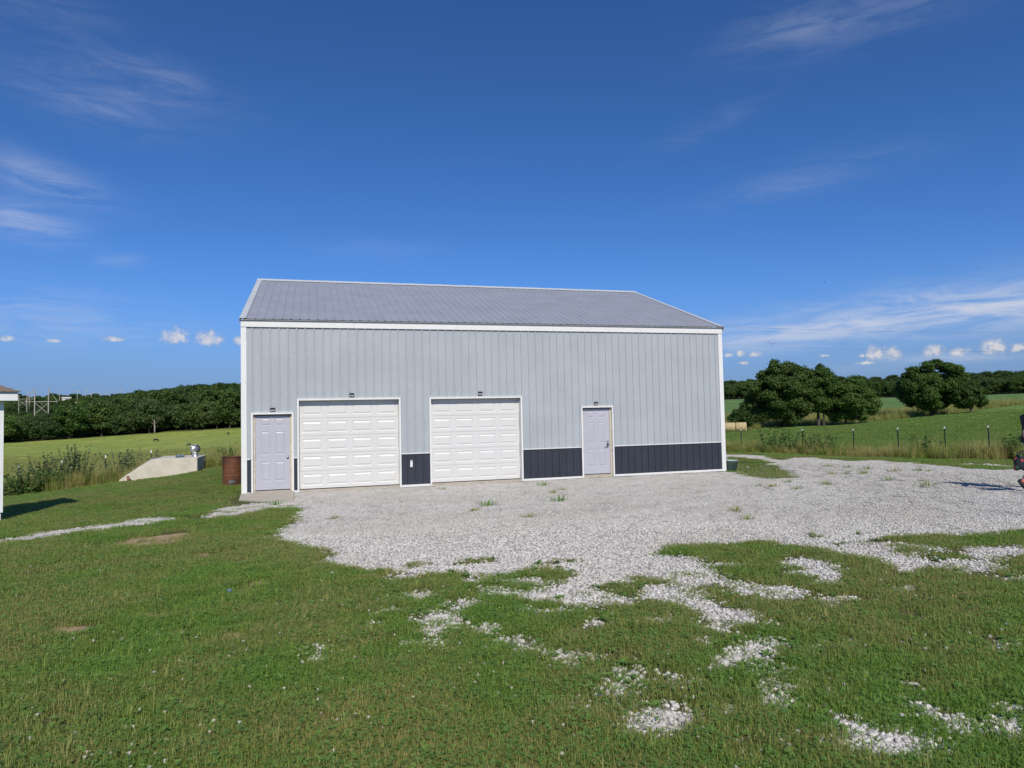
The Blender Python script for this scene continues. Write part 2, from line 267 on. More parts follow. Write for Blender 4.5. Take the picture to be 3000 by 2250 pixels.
def vnoise(x, y, s, seed=0, octv=3):
    out = 0; amp = 1; tot = 0
    for o in range(octv):
        xx = np.asarray(x)*s; yy = np.asarray(y)*s; xi = np.floor(xx).astype(np.int64); yi = np.floor(yy).astype(np.int64); fx = xx-xi; fy = yy-yi
        fx = fx*fx*(3-2*fx); fy = fy*fy*(3-2*fy)
        def h(a, b):
            n = (a*374761393+b*668265263+(seed+o*17)*1442695041) & 0xffffffff
            n = ((n ^ (n>>13))*1274126177) & 0xffffffff
            return ((n ^ (n>>16)) & 0xffff)/65535.0
        out = out+amp*((h(xi,yi)*(1-fx)+h(xi+1,yi)*fx)*(1-fy)+(h(xi,yi+1)*(1-fx)+h(xi+1,yi+1)*fx)*fy); tot += amp; amp *= .5; s *= 2.07
    return out/tot
GRAVEL=[
(1,[(1.3,.1),(1.33,-2.38),(1.53,-3.94),(1.53,-5.77),(1.39,-6.82),(1.23,-7.64),(1.47,-8.61),(1.64,-8.88),(1.95,-9.05),(2.17,-9.64),(2.33,-10.04),(2.15,-10.12),(1.87,-10.37),(2.12,-10.79),(2.37,-11.08),(2.68,-11.29),(2.78,-11.39),(3.17,-11.68),(3.39,-11.63),(3.52,-11.99),(3.69,-12.02),(3.72,-11.83),(3.89,-12.06),(4.0,-11.9),(4.22,-11.9),(4.52,-11.98),(4.52,-12.43),(4.39,-12.73),(4.49,-13.02),(4.82,-12.95),(4.87,-12.66),(5.14,-12.68),(5.84,-11.81),(6.2,-11.24),(6.9,-11.34),(7.2,-11.49),(7.51,-11.43),(7.76,-11.66),(7.65,-11.9),(7.96,-12.23),(8.39,-12.04),(8.77,-12.04),(9.5,-11.82),(9.53,-12.01),(9.77,-12.16),(10.32,-12.43),(10.85,-12.51),(18,-16.5),(23,-10),(19.15,-6.33),(18.57,-5.67),(18.91,-4.92),(19.19,-3.94),(19.68,-3.17),(20.15,-2.29),(20.32,-1.5),(20.83,.21),(19.85,.21),(20.08,1.51),(20.94,3.31),(19.76,3.43),(18.78,2.5),(18.8,3.07),(20.37,5.68),(20.24,7.03),(19.54,7.34),(16.5,9.5),(14.8,9.5),(14.7,.1)]),
(1,[(3.46,-12.82),(3.56,-12.79),(3.71,-12.97),(3.96,-13.0),(4.26,-12.92),(4.46,-13.08),(4.44,-13.44),(4.49,-13.63),(4.42,-13.7),(4.25,-13.57),(4.1,-13.64),(4.02,-13.41),(4.15,-13.33),(4.07,-13.19),(3.88,-13.22),(3.67,-13.1),(3.49,-12.98)]),
(1,[(3.39,-11.63),(3.72,-11.88),(3.68,-12.06),(3.51,-12.03)]),
(.9,[(2.73,-13.65),(2.82,-13.46),(2.96,-13.43),(3.09,-13.16),(3.22,-13.15),(3.22,-13.28),(3.05,-13.47),(2.94,-13.59),(2.82,-13.82),(2.73,-13.91)]),
(.9,[(2.6,-12.78),(2.7,-12.61),(2.87,-12.57),(2.97,-12.69),(2.84,-12.78),(2.72,-12.83)]),
(.8,[(3.58,-13.59),(3.65,-13.71),(3.81,-13.74),(3.77,-13.81),(3.63,-13.79)]),
(.8,[(3.04,-14.06),(3.18,-13.99),(3.17,-14.06),(3.08,-14.15)]),
(.8,[(2.33,-13.16),(2.48,-13.1),(2.58,-13.15),(2.46,-13.25),(2.35,-13.26)]),
(.8,[(3.77,-12.42),(3.97,-12.42),(4.08,-12.6),(3.97,-12.8),(3.92,-12.74),(3.81,-12.57)]),
(.7,[(3.35,-12.19),(3.51,-12.27),(3.43,-12.4),(3.34,-12.32)]),
(.7,[(2.58,-11.65),(2.82,-11.67),(2.88,-11.84),(2.69,-11.82)]),
(.55,[(2.48,-14.12),(2.63,-14.15),(2.77,-14.23),(2.77,-14.29),(2.75,-14.35),(2.61,-14.31),(2.47,-14.23),(2.47,-14.17)]),
(.55,[(3.08,-14.28),(3.15,-14.29),(3.22,-14.34),(3.22,-14.38),(3.2,-14.41),(3.12,-14.4),(3.06,-14.35),(3.06,-14.32)]),
(.55,[(3.25,-14.44),(3.32,-14.44),(3.37,-14.48),(3.36,-14.54),(3.34,-14.58),(3.28,-14.58),(3.22,-14.54),(3.23,-14.48)]),
(.55,[(3.62,-15.27),(3.71,-15.28),(3.79,-15.32),(3.72,-15.48),(3.64,-15.62),(3.56,-15.61),(3.49,-15.57),(3.54,-15.42)]),
(.55,[(3.08,-15.54),(3.13,-15.55),(3.17,-15.57),(3.16,-15.62),(3.14,-15.65),(3.09,-15.65),(3.05,-15.62),(3.06,-15.58)]),
(.55,[(1.8,-14.01),(1.83,-14.01),(1.87,-14.04),(1.88,-14.23),(1.87,-14.4),(1.83,-14.4),(1.8,-14.37),(1.79,-14.2)]),
(.55,[(2.2,-13.54),(2.25,-13.53),(2.3,-13.58),(2.31,-13.63),(2.3,-13.67),(2.24,-13.67),(2.19,-13.62),(2.18,-13.58)]),
(.55,[(2.93,-13.04),(3.0,-13.04),(3.05,-13.1),(3.06,-13.14),(3.04,-13.18),(2.97,-13.18),(2.91,-13.12),(2.91,-13.08)]),
(.55,[(3.99,-14.14),(4.02,-14.13),(4.03,-14.16),(4.02,-14.2),(4.0,-14.23),(3.97,-14.24),(3.96,-14.21),(3.96,-14.17)]),
(.55,[(1.96,-11.1),(2.0,-11.07),(2.05,-11.14),(2.06,-11.22),(2.04,-11.29),(2.0,-11.32),(1.96,-11.25),(1.94,-11.17)]),
(.55,[(1.87,-12.56),(1.91,-12.55),(1.95,-12.6),(1.96,-12.66),(1.95,-12.7),(1.91,-12.72),(1.87,-12.67),(1.86,-12.61)]),
(.7,[(3.39,-14.76),(3.5,-14.76),(3.64,-14.85),(3.53,-15.03),(3.44,-15.07),(3.41,-14.95)]),
(.95,[(3.22,-15.69),(3.27,-15.72),(3.31,-15.77),(3.28,-15.79),(3.22,-15.73)]),
(1,[(5.89,-11.45),(6.16,-11.3),(5.84,-11.81),(6.19,-12.08),(5.9,-12.61),(5.78,-13.03),(5.84,-13.4),(6.06,-13.58),(6.11,-13.76),(6.06,-14.03),(5.83,-14.07),(5.68,-13.93),(5.7,-13.65),(5.66,-13.32),(5.43,-13.31),(5.27,-13.48),(5.35,-13.66),(5.17,-13.99),(5.15,-14.1),(5.01,-14.05),(4.87,-13.87),(4.92,-13.63),(4.78,-13.57),(4.97,-13.21),(5.27,-13.17),(5.27,-13.33),(5.38,-13.05),(5.19,-12.79)]),
(1,[(4.94,-14.25),(5.12,-14.15),(5.24,-14.26),(5.34,-14.36),(5.17,-14.46),(5.12,-14.59),(4.92,-14.62),(4.74,-14.72),(4.68,-14.67),(4.85,-14.49)]),
(1,[(6.13,-12.52),(6.32,-12.47),(6.37,-12.61),(6.25,-12.68)]),
(1,[(6.94,-12.79),(7.26,-12.73),(7.3,-12.98),(7.3,-13.14),(7.11,-13.2),(7.04,-13.16),(6.9,-13.56),(6.77,-13.75),(6.63,-13.81),(6.7,-13.55),(6.59,-13.41),(6.9,-13.19),(6.87,-12.97)]),
(1,[(8.11,-12.03),(8.39,-12.04),(8.94,-12.36),(8.68,-12.64),(8.36,-12.72),(8.43,-12.95),(8.27,-13.27),(8.19,-13.44),(7.73,-13.61),(7.76,-13.43),(7.94,-13.04),(7.81,-12.91),(7.84,-12.62),(7.84,-12.37),(7.78,-12.12)]),
(1,[(8.14,-13.57),(8.46,-13.53),(8.61,-13.67),(8.98,-13.26),(9.31,-13.14),(9.9,-13.21),(9.39,-13.6),(9.06,-13.59),(8.4,-13.95),(8.2,-13.85),(8.13,-13.72)]),
(.9,[(8.88,-12.62),(8.99,-12.75),(8.9,-13.03),(8.7,-12.98)]),
(.9,[(8.24,-14.29),(8.4,-14.33),(8.28,-14.42),(8.19,-14.36)]),
(.8,[(4.44,-14.22),(4.57,-14.31),(4.54,-14.35),(4.41,-14.28)]),
(.9,[(4.34,-15.28),(4.56,-15.21),(4.91,-15.07),(5.03,-15.07),(5.03,-15.19),(4.84,-15.2),(4.65,-15.28),(4.39,-15.37)]),
(.9,[(4.5,-16.32),(4.58,-16.36),(4.62,-16.42),(4.51,-16.44),(4.51,-16.53),(4.63,-16.56),(4.7,-16.53),(4.69,-16.63),(4.55,-16.67),(4.44,-16.62),(4.37,-16.49)]),
(.95,[(3.47,-15.82),(3.6,-15.81),(3.72,-15.85),(3.76,-16.02),(3.69,-16.11),(3.56,-16.11),(3.43,-16.04)]),
(.95,[(5.46,-16.44),(5.51,-16.48),(5.24,-16.69),(5.18,-16.65)]),
(.6,[(4.53,-15.51),(4.62,-15.53),(4.69,-15.57),(4.57,-15.74),(4.44,-15.88),(4.36,-15.87),(4.3,-15.83),(4.4,-15.68)]),
(.8,[(4.29,-15.93),(4.34,-15.94),(4.37,-15.96),(4.34,-16.01),(4.3,-16.05),(4.26,-16.04),(4.22,-16.02),(4.25,-15.98)]),
(.8,[(4.01,-15.94),(4.04,-15.93),(4.05,-15.95),(4.03,-16.0),(4.0,-16.04),(3.97,-16.04),(3.95,-16.02),(3.97,-15.98)]),
(.5,[(5.11,-15.2),(5.2,-15.22),(5.27,-15.26),(5.23,-15.33),(5.17,-15.38),(5.08,-15.37),(5.01,-15.32),(5.05,-15.26)]),
(.65,[(5.05,-16.21),(5.12,-16.22),(5.16,-16.24),(5.08,-16.32),(4.99,-16.4),(4.93,-16.39),(4.89,-16.36),(4.96,-16.28)]),
(.6,[(5.0,-16.48),(5.06,-16.48),(5.09,-16.51),(5.06,-16.55),(5.01,-16.58),(4.96,-16.57),(4.92,-16.55),(4.96,-16.51)]),
(.4,[(4.87,-15.54),(4.91,-15.54),(4.93,-15.56),(4.91,-15.6),(4.87,-15.64),(4.83,-15.64),(4.81,-15.61),(4.83,-15.57)]),
(.9,[(7.02,-14.2),(7.08,-14.19),(7.1,-14.23),(7.07,-14.28),(7.01,-14.31),(6.95,-14.32),(6.94,-14.27),(6.96,-14.23)]),
(.8,[(6.2,-14.2),(6.32,-14.22),(6.4,-14.28),(6.37,-14.33),(6.32,-14.36),(6.2,-14.34),(6.13,-14.28),(6.15,-14.23)]),
(.6,[(4.27,-15.36),(4.32,-15.36),(4.36,-15.39),(4.35,-15.43),(4.32,-15.46),(4.26,-15.45),(4.23,-15.43),(4.24,-15.39)]),
(.45,[(3.93,-15.37),(4.0,-15.38),(4.06,-15.42),(4.0,-15.53),(3.93,-15.64),(3.86,-15.63),(3.81,-15.6),(3.86,-15.49)]),
(.4,[(5.2,-15.85),(5.26,-15.86),(5.3,-15.88),(5.26,-15.93),(5.21,-15.97),(5.15,-15.96),(5.12,-15.94),(5.15,-15.89)]),
(.4,[(6.35,-15.7),(6.43,-15.71),(6.47,-15.75),(6.42,-15.8),(6.34,-15.85),(6.27,-15.84),(6.22,-15.8),(6.28,-15.75)]),
(.5,[(4.56,-14.83),(4.61,-14.83),(4.63,-14.86),(4.63,-14.88),(4.61,-14.89),(4.56,-14.9),(4.54,-14.87),(4.54,-14.85)]),
(.45,[(6.11,-14.38),(6.19,-14.39),(6.23,-14.44),(6.21,-14.48),(6.17,-14.5),(6.09,-14.5),(6.05,-14.45),(6.07,-14.41)]),
(.5,[(5.38,-15.2),(5.47,-15.22),(5.53,-15.26),(5.5,-15.31),(5.45,-15.35),(5.36,-15.34),(5.3,-15.3),(5.33,-15.25)]),
(1,[(-3.5,-5.55),(-3.38,-5.5),(-3.04,-5.18),(-2.58,-4.7),(-1.88,-4.41),(-1.59,-3.91),(-1.08,-3.92),(-.91,-4.19),(-1.16,-4.62),(-1.63,-4.89),(-2.08,-5.12),(-2.66,-5.6),(-3.22,-5.83),(-3.34,-5.96)]),
(1,[(-.19,-4.22),(-.17,-3.68),(-.34,-3.13),(-.14,-2.92),(.42,-1.9),(.91,-2.0),(1.31,-2.43),(1.54,-3.98),(1.02,-3.49),(.56,-3.68),(.43,-4.31),(.08,-4.56)]),
(.8,[(20.83,-3.29),(21.16,-3.12),(20.94,-3.39),(20.68,-3.63),(20.41,-3.83),(20.11,-3.98),(20.31,-3.73),(20.55,-3.5)]),
(.8,[(20.91,-3.74),(21.34,-3.66),(21.21,-4.01),(20.96,-4.24),(20.68,-4.43),(20.28,-4.5),(20.39,-4.17),(20.63,-3.95)]),
(.8,[(20.52,-4.8),(20.85,-4.66),(20.67,-4.92),(20.53,-5.05),(20.37,-5.15),(20.05,-5.28),(20.22,-5.03),(20.35,-4.91)]),
(.8,[(21.01,.44),(21.5,.68),(21.27,.19),(21.01,-.1),(20.75,-.33),(20.34,-.5),(20.5,-.09),(20.73,.18)]),
]
CUT=[
(.9,[(3.35,-11.22),(3.68,-11.14),(3.94,-11.06),(3.96,-11.21),(3.76,-11.36),(3.55,-11.43),(3.38,-11.4)]),
(.9,[(4.29,-11.66),(4.53,-11.65),(4.81,-11.6),(4.81,-11.83),(4.58,-11.82),(4.38,-11.78)]),
(.8,[(8.22,-11.44),(8.45,-11.32),(8.56,-11.48),(8.48,-11.61),(8.24,-11.6)]),
(.75,[(18.49,5.72),(18.52,5.03),(18.49,3.31),(17.65,1.64),(16.95,.43),(16.49,-.43),(16.22,-1.23),(15.01,-3.14),(14.56,-3.58),(13.87,-3.16),(14.11,-2.26),(14.2,-1.64),(14.62,-.7),(14.47,-.32)]),
(.8,[(20.04,5.01),(19.81,4.06),(19.87,3.57),(19.16,2.7),(18.9,3.12)]),
(.8,[(8.18,-12.04),(8.29,-12.02),(8.3,-12.11),(8.27,-12.17),(8.22,-12.2),(8.11,-12.22),(8.1,-12.14),(8.13,-12.08)]),
(.8,[(9.02,-11.51),(9.12,-11.48),(9.11,-11.57),(9.07,-11.63),(9.01,-11.68),(8.91,-11.7),(8.92,-11.62),(8.96,-11.56)]),
(.8,[(2.91,-11.01),(2.98,-10.99),(3.03,-11.07),(3.02,-11.21),(2.99,-11.33),(2.93,-11.36),(2.88,-11.28),(2.88,-11.14)]),
(.8,[(3.13,-11.12),(3.17,-11.08),(3.19,-11.15),(3.19,-11.22),(3.17,-11.28),(3.13,-11.32),(3.11,-11.26),(3.11,-11.18)]),
]
DIRT=[
(1,[(-1.22,-7.24),(-1.12,-6.74),(-.95,-6.5),(-.31,-6.47),(-.17,-6.72),(-.19,-7.3),(-.56,-7.58),(-.83,-7.52),(-1.01,-7.5)]),
(.8,[(1.15,-13.38),(1.22,-13.39),(1.3,-13.44),(1.31,-13.49),(1.31,-13.54),(1.24,-13.53),(1.16,-13.47),(1.15,-13.42)]),
(.8,[(.91,-13.58),(.97,-13.58),(1.03,-13.63),(1.04,-13.66),(1.04,-13.68),(.98,-13.68),(.92,-13.64),(.91,-13.6)]),
(.7,[(-.32,-12.54),(-.22,-12.56),(-.12,-12.63),(-.09,-12.69),(-.08,-12.75),(-.17,-12.73),(-.28,-12.66),(-.31,-12.6)]),
(.7,[(.27,-12.3),(.38,-12.32),(.5,-12.4),(.52,-12.46),(.52,-12.51),(.41,-12.49),(.3,-12.41),(.27,-12.35)]),
(.8,[(1.18,-11.24),(1.25,-11.24),(1.33,-11.32),(1.35,-11.42),(1.34,-11.51),(1.27,-11.51),(1.2,-11.44),(1.18,-11.34)]),
(.6,[(.29,-8.86),(.34,-8.82),(.41,-8.93),(.45,-9.05),(.45,-9.16),(.39,-9.19),(.32,-9.09),(.29,-8.97)]),
(.5,[(-.38,-8.94),(-.35,-8.89),(-.29,-8.99),(-.26,-9.07),(-.26,-9.13),(-.29,-9.17),(-.35,-9.08),(-.38,-9.0)]),
(.6,[(.69,-13.07),(.73,-13.06),(.77,-13.1),(.78,-13.14),(.78,-13.17),(.75,-13.18),(.71,-13.14),(.69,-13.1)]),
(.5,[(1.32,-13.2),(1.37,-13.19),(1.42,-13.24),(1.44,-13.29),(1.43,-13.34),(1.38,-13.34),(1.33,-13.3),(1.32,-13.24)]),
(.7,[(1.64,-14.47),(1.67,-14.47),(1.7,-14.5),(1.71,-14.58),(1.7,-14.65),(1.67,-14.65),(1.64,-14.63),(1.63,-14.55)]),
(.45,[(.83,-9.63),(.91,-9.62),(1.01,-9.73),(1.03,-9.83),(1.02,-9.92),(.94,-9.93),(.85,-9.82),(.82,-9.72)]),
(.5,[(.95,-11.54),(1.04,-11.54),(1.14,-11.63),(1.16,-11.7),(1.15,-11.75),(1.06,-11.74),(.96,-11.66),(.94,-11.59)]),
(.35,[(-.28,-11.15),(-.21,-11.14),(-.13,-11.22),(-.09,-11.33),(-.08,-11.43),(-.14,-11.43),(-.22,-11.36),(-.26,-11.25)]),
(.7,[(3.76,-16.46),(3.81,-16.49),(3.82,-16.56),(3.74,-16.54)]),
]

def polysd(x, y, poly):
    """signed distance, positive inside"""
    P = np.array(poly); d = np.full(x.shape, 1e9); ins = np.zeros(x.shape, bool)
    for (ax,ay),(bx,by) in zip(P, np.roll(P,-1,0)):
        ex, ey = bx-ax, by-ay; t = np.clip(((x-ax)*ex+(y-ay)*ey)/(ex*ex+ey*ey+1e-12),0,1)
        d = np.minimum(d, np.hypot(x-ax-t*ex, y-ay-t*ey))
        c = ((ay>y) != (by>y)); 
        with np.errstate(all='ignore'): ins ^= c & (x < (bx-ax)*(y-ay)/(by-ay+1e-15)+ax)
    return np.where(ins, d, -d)
def field(x, y, polys, grow=0.):
    x = np.asarray(x,float); y = np.asarray(y,float); out = np.zeros(x.shape)
    for w_, p in polys:
        P = np.array(p); size = min(np.ptp(P[:,0]), np.ptp(P[:,1])); am = min(.17, .22*size+.03); so = min(.14, .2*size+.04); m = am+so+.3
        k_ = (x>P[:,0].min()-m)&(x<P[:,0].max()+m)&(y>P[:,1].min()-m)&(y<P[:,1].max()+m)
        if not k_.any(): continue
        sd_ = polysd(x[k_], y[k_], p)+grow+(vnoise(x[k_],y[k_],2.6,3)-.5)*2*am+(vnoise(x[k_],y[k_],9,5)-.5)*am
        out[k_] = np.maximum(out[k_], w_*np.clip(.5+sd_/(2*so),0,1))
    return out
def gravel_at(x, y): return np.clip(field(x,y,GRAVEL,.055)-field(x,y,CUT),0,1)
def dirt_at(x, y): return field(x,y,DIRT,.06)
def polar(x, y): return np.hypot(x-SX,y-SY), np.degrees(np.arctan2(x-SX,y-SY))
def fence_y(x): return 15.6-2.4*np.clip((-x-4)/3,0,1)       # left fence
def fence_x(y): return 23.75+np.clip((-y-.5)*.25,0,3)-np.clip((y-8)*.25,0,40)  # right fence
sm = lambda a,b,v: (lambda t: t*t*(3-2*t))(np.clip((v-a)/(b-a),0,1))
def zones(x, y):
    R, H = polar(x, y)
    left = (H < 12)
    past = np.where(left, sm(-.5,.8,y-fence_y(x)), 0)
    hayb = np.interp(H,[30,33.7,38,43,48.5,53.4,65],[104,104,119,119,135,152,170])
    out_r = np.where(~left & (H<110), np.maximum(sm(-.3,.5,x-fence_x(y)), sm(13,14,y)*(x>15)), 0)
    wob = (vnoise(x,y,.06,9)-.5)*14
    hay = out_r*(1-sm(-3,3,R-hayb+wob*.4)); rough = out_r*sm(-3,3,R-hayb+wob*.4)*(1-sm(-5,5,R-(178+wob)))
    crop = out_r*sm(-5,5,R-(178+wob))*(1-sm(-3,3,R-350))
    wood = np.where(left, sm(-6,6,R-np.interp(H,[-30,-20,-11,-5],[285,273,282,272])), sm(-3,3,R-352)*((H<110)&(H>12)))
    fld = sm(-18.6,-18.2,H)*(1-sm(-17.2,-16.8,H))*sm(520,560,R)*(1-sm(900,950,R))
    return past*(1-wood), np.maximum(hay,fld), rough, crop, wood*(1-fld)
# ground sheet: one mesh, finer where it is near
hs = np.unique(np.round(np.concatenate([np.arange(-180,-32,4.), np.arange(-32,66,.24), np.arange(66,181,4.)]),4))
rs = [0.,.8,1.5,2.2]
while rs[-1] < 46: rs.append(rs[-1]+max(.02,rs[-1]*.0062))
while rs[-1] < 6000: rs.append(rs[-1]*1.03)
rs = np.array(rs); HH, RR = np.meshgrid(np.radians(hs), rs); gx = (SX+RR*np.sin(HH)).ravel(); gy = (SY+RR*np.cos(HH)).ravel()
gz = height(gx, gy)+(vnoise(gx,gy,1.1,21)-.5)*.03*(RR.ravel()>1)+(vnoise(gx,gy,.06,22)-.5)*np.clip(RR.ravel()-40,0,100)*.008
nr, nh = RR.shape; ii = (np.arange(nr-1)[:,None]*nh+np.arange(nh-1)[None]).ravel()
GF = np.stack([ii, ii+nh, ii+nh+1, ii+1],1)
zp, zh, zr_, zc, zw = zones(gx, gy)
near = RR.ravel() < 50; gg = np.zeros(len(gx)); dd = np.zeros(len(gx)); gg[near] = gravel_at(gx[near],gy[near]); dd[near] = dirt_at(gx[near],gy[near])
bare = np.zeros(len(gx)); 
def groundmat():
    m = bpy.data.materials.new('ground_soil_grass_gravel'); m.use_nodes = True; n = NT(m.node_tree); p = n.n['Principled BSDF']
    P = n.new('ShaderNodeNewGeometry').outputs['Position']
    fine = n.noise(P, 38, 4, .7); mid = n.noise(P, 3.5, 4, .6); big = n.noise(P, .25, 4, .6); huge = n.noise(P, .03, 5, .6)
    lawn = n.mix(n.ramp(fine,.35,.7), (.045,.055,.018), (.12,.135,.04)); lawn = n.mix(n.ramp(mid,.45,.75,0,.75), lawn, (.17,.135,.075))
    pf = n.math('ADD', n.noise(P, .8, 5, .65), n.math('MULTIPLY', n.noise(P,.12,4,.6), .8))
    past = n.mix(n.ramp(pf,.65,1.15), (.18,.255,.042), (.37,.39,.095)); past = n.mix(n.ramp(n.noise(P,2.6,4,.7),.5,.8,0,.5), past, (.09,.125,.03)); past = n.mix(n.ramp(n.noise(P,.42,6,.7),.48,.68,0,.75), past, (.115,.165,.036))
    hay = n.mix(n.ramp(pf,.6,1.2), (.095,.195,.034), (.19,.28,.064)); hay = n.mix(n.ramp(n.noise(P,3.2,4,.7),.5,.8,0,.5), hay, (.06,.105,.024)); hay = n.mix(n.ramp(n.noise(P,.42,6,.7),.5,.7,0,.7), hay, (.065,.125,.026))
    rough = n.mix(n.ramp(pf,.6,1.1), (.10,.12,.04), (.24,.21,.09)); rough = n.mix(n.ramp(mid,.5,.75,0,.7), rough, (.04,.06,.02))
    mpp = n.new('ShaderNodeMapping'); mpp.inputs['Rotation'].default_value = (0,0,.9); mpp.inputs['Scale'].default_value = (.02,.35,1); n.l.new(P, mpp.inputs[0])
    crop = n.mix(n.ramp(n.noise(mpp.outputs[0],1.,4,.6),.35,.65), (.085,.165,.045), (.13,.215,.065)); crop = n.mix(n.ramp(huge,.5,.8,0,.5), crop, (.11,.15,.055))
    c = n.mix(n.attr('pasture'), lawn, past); c = n.mix(n.attr('hay'), c, hay); c = n.mix(n.attr('rough'), c, rough)
    c = n.mix(n.attr('crop'), c, crop); c = n.mix(n.attr('wood'), c, (.03,.045,.018))
    dirt = n.mix(n.ramp(n.noise(P,12,5,.7),.35,.7), (.44,.315,.195), (.27,.19,.12))
    c = n.mix(n.ramp(n.math('ADD', n.attr('dirt'), n.math('MULTIPLY_ADD', fine, .5, -.25)), .35, .65), c, dirt)
    vo = n.new('ShaderNodeTexVoronoi'); n.put(vo.inputs['Vector'], P); vo.inputs['Scale'].default_value = 34
    gcol = n.mix(n.ramp(vo.outputs['Distance'],.25,.7), (.44,.42,.39), (.29,.275,.25)); gcol = n.mix(n.ramp(n.noise(P,.7,4,.6),.45,.75,0,.4), gcol, (.36,.335,.30))
    gf = n.ramp(n.math('ADD', n.attr('gravel'), n.math('MULTIPLY_ADD', n.noise(P,16,4,.7), .7, -.35)), .38, .62)
    c = n.mix(gf, c, gcol)
    n.put(p.inputs['Base Color'], c); p.inputs['Roughness'].default_value = .95; p.inputs['Specular IOR Level'].default_value = .15
    bn = n.new('ShaderNodeBump'); bn.inputs['Strength'].default_value = .55; bn.inputs['Distance'].default_value = .05
    hh = n.math('ADD', n.math('MULTIPLY', fine, .6), n.math('MULTIPLY', n.noise(P,1.6,4,.65), 2.2)); n.put(bn.inputs['Height'], hh); n.l.new(bn.outputs[0], p.inputs['Normal'])
    return m
gm = fastmesh('ground', np.stack([gx,gy,gz],1), GF, [groundmat()], True, vattr={'gravel':gg,'dirt':dd,'pasture':zp,'hay':zh,'rough':zr_,'crop':zc,'wood':zw})
tag(link('ground', gm), 'rolling farm ground of lawn, white gravel lot, pasture and fields', None, None, 'structure')
def gz_at(x, y):
    x = np.asarray(x,float); y = np.asarray(y,float); R, H = polar(x,y)
    return height(x,y)+(vnoise(x,y,1.1,21)-.5)*.03*(R>1)+(vnoise(x,y,.06,22)-.5)*np.clip(R-40,0,100)*.008
# ------------------------------------------------------------------ scattering
def source(name, me):          # source mesh kept outside the scene, only used as an instance
    return bpy.data.objects.new(name, me)
def scatter(name, pts, rot, scl, idx, sources, label, cat):
    pts = np.asarray(pts, np.float32); n = len(pts)
    me = bpy.data.meshes.new(name); me.vertices.add(n); me.vertices.foreach_set('co', pts.ravel())
    a = me.attributes.new('rot','FLOAT_VECTOR','POINT'); a.data.foreach_set('vector', np.asarray(rot,np.float32).ravel())
    a = me.attributes.new('scl','FLOAT_VECTOR','POINT'); scl = np.asarray(scl,np.float32); scl = np.repeat(scl[:,None],3,1) if scl.ndim==1 else scl
    a.data.foreach_set('vector', np.ascontiguousarray(scl).ravel())
    a = me.attributes.new('idx','INT','POINT'); a.data.foreach_set('value', np.asarray(idx,np.int32))
    o = link(name, me); tag(o, label, cat, None, 'stuff')
    cl = bpy.data.collections.new(name+'_pieces')
    for s_ in sources: cl.objects.link(s_)
    t = bpy.data.node_groups.new(name+'_scatter','GeometryNodeTree')
    t.interface.new_socket('Geometry', in_out='INPUT', socket_type='NodeSocketGeometry'); t.interface.new_socket('Geometry', in_out='OUTPUT', socket_type='NodeSocketGeometry')
    gi = t.nodes.new('NodeGroupInput'); go = t.nodes.new('NodeGroupOutput'); ip = t.nodes.new('GeometryNodeInstanceOnPoints')
    ci = t.nodes.new('GeometryNodeCollectionInfo'); ci.inputs['Collection'].default_value = cl; ci.inputs['Separate Children'].default_value = True; ci.inputs['Reset Children'].default_value = True
    def na(nm, ty):
        nd = t.nodes.new('GeometryNodeInputNamedAttribute'); nd.data_type = ty; nd.inputs['Name'].default_value = nm
        return [s_ for s_ in nd.outputs if s_.enabled and s_.name=='Attribute'][0]
    er = t.nodes.new('FunctionNodeEulerToRotation'); t.links.new(na('rot','FLOAT_VECTOR'), er.inputs[0])
    ip.inputs['Pick Instance'].default_value = True
    t.links.new(gi.outputs[0], ip.inputs['Points']); t.links.new(ci.outputs[0], ip.inputs['Instance']); t.links.new(na('idx','INT'), ip.inputs['Instance Index'])
    t.links.new(er.outputs[0], ip.inputs['Rotation']); t.links.new(na('scl','FLOAT_VECTOR'), ip.inputs['Scale']); t.links.new(ip.outputs[0], go.inputs[0])
    md = o.modifiers.new('scatter','NODES'); md.node_group = t
    return o
def sample_polar(n, h0, h1, r0, r1, p=1.0):
    """random ground points, density falling with distance as 1/R**p"""
    H = np.radians(rng.uniform(h0,h1,n)); u = rng.random(n)
    R = (r0**(2-p)+u*(r1**(2-p)-r0**(2-p)))**(1/(2-p)) if p!=2 else r0*(r1/r0)**u
    return SX+R*np.sin(H), SY+R*np.cos(H)
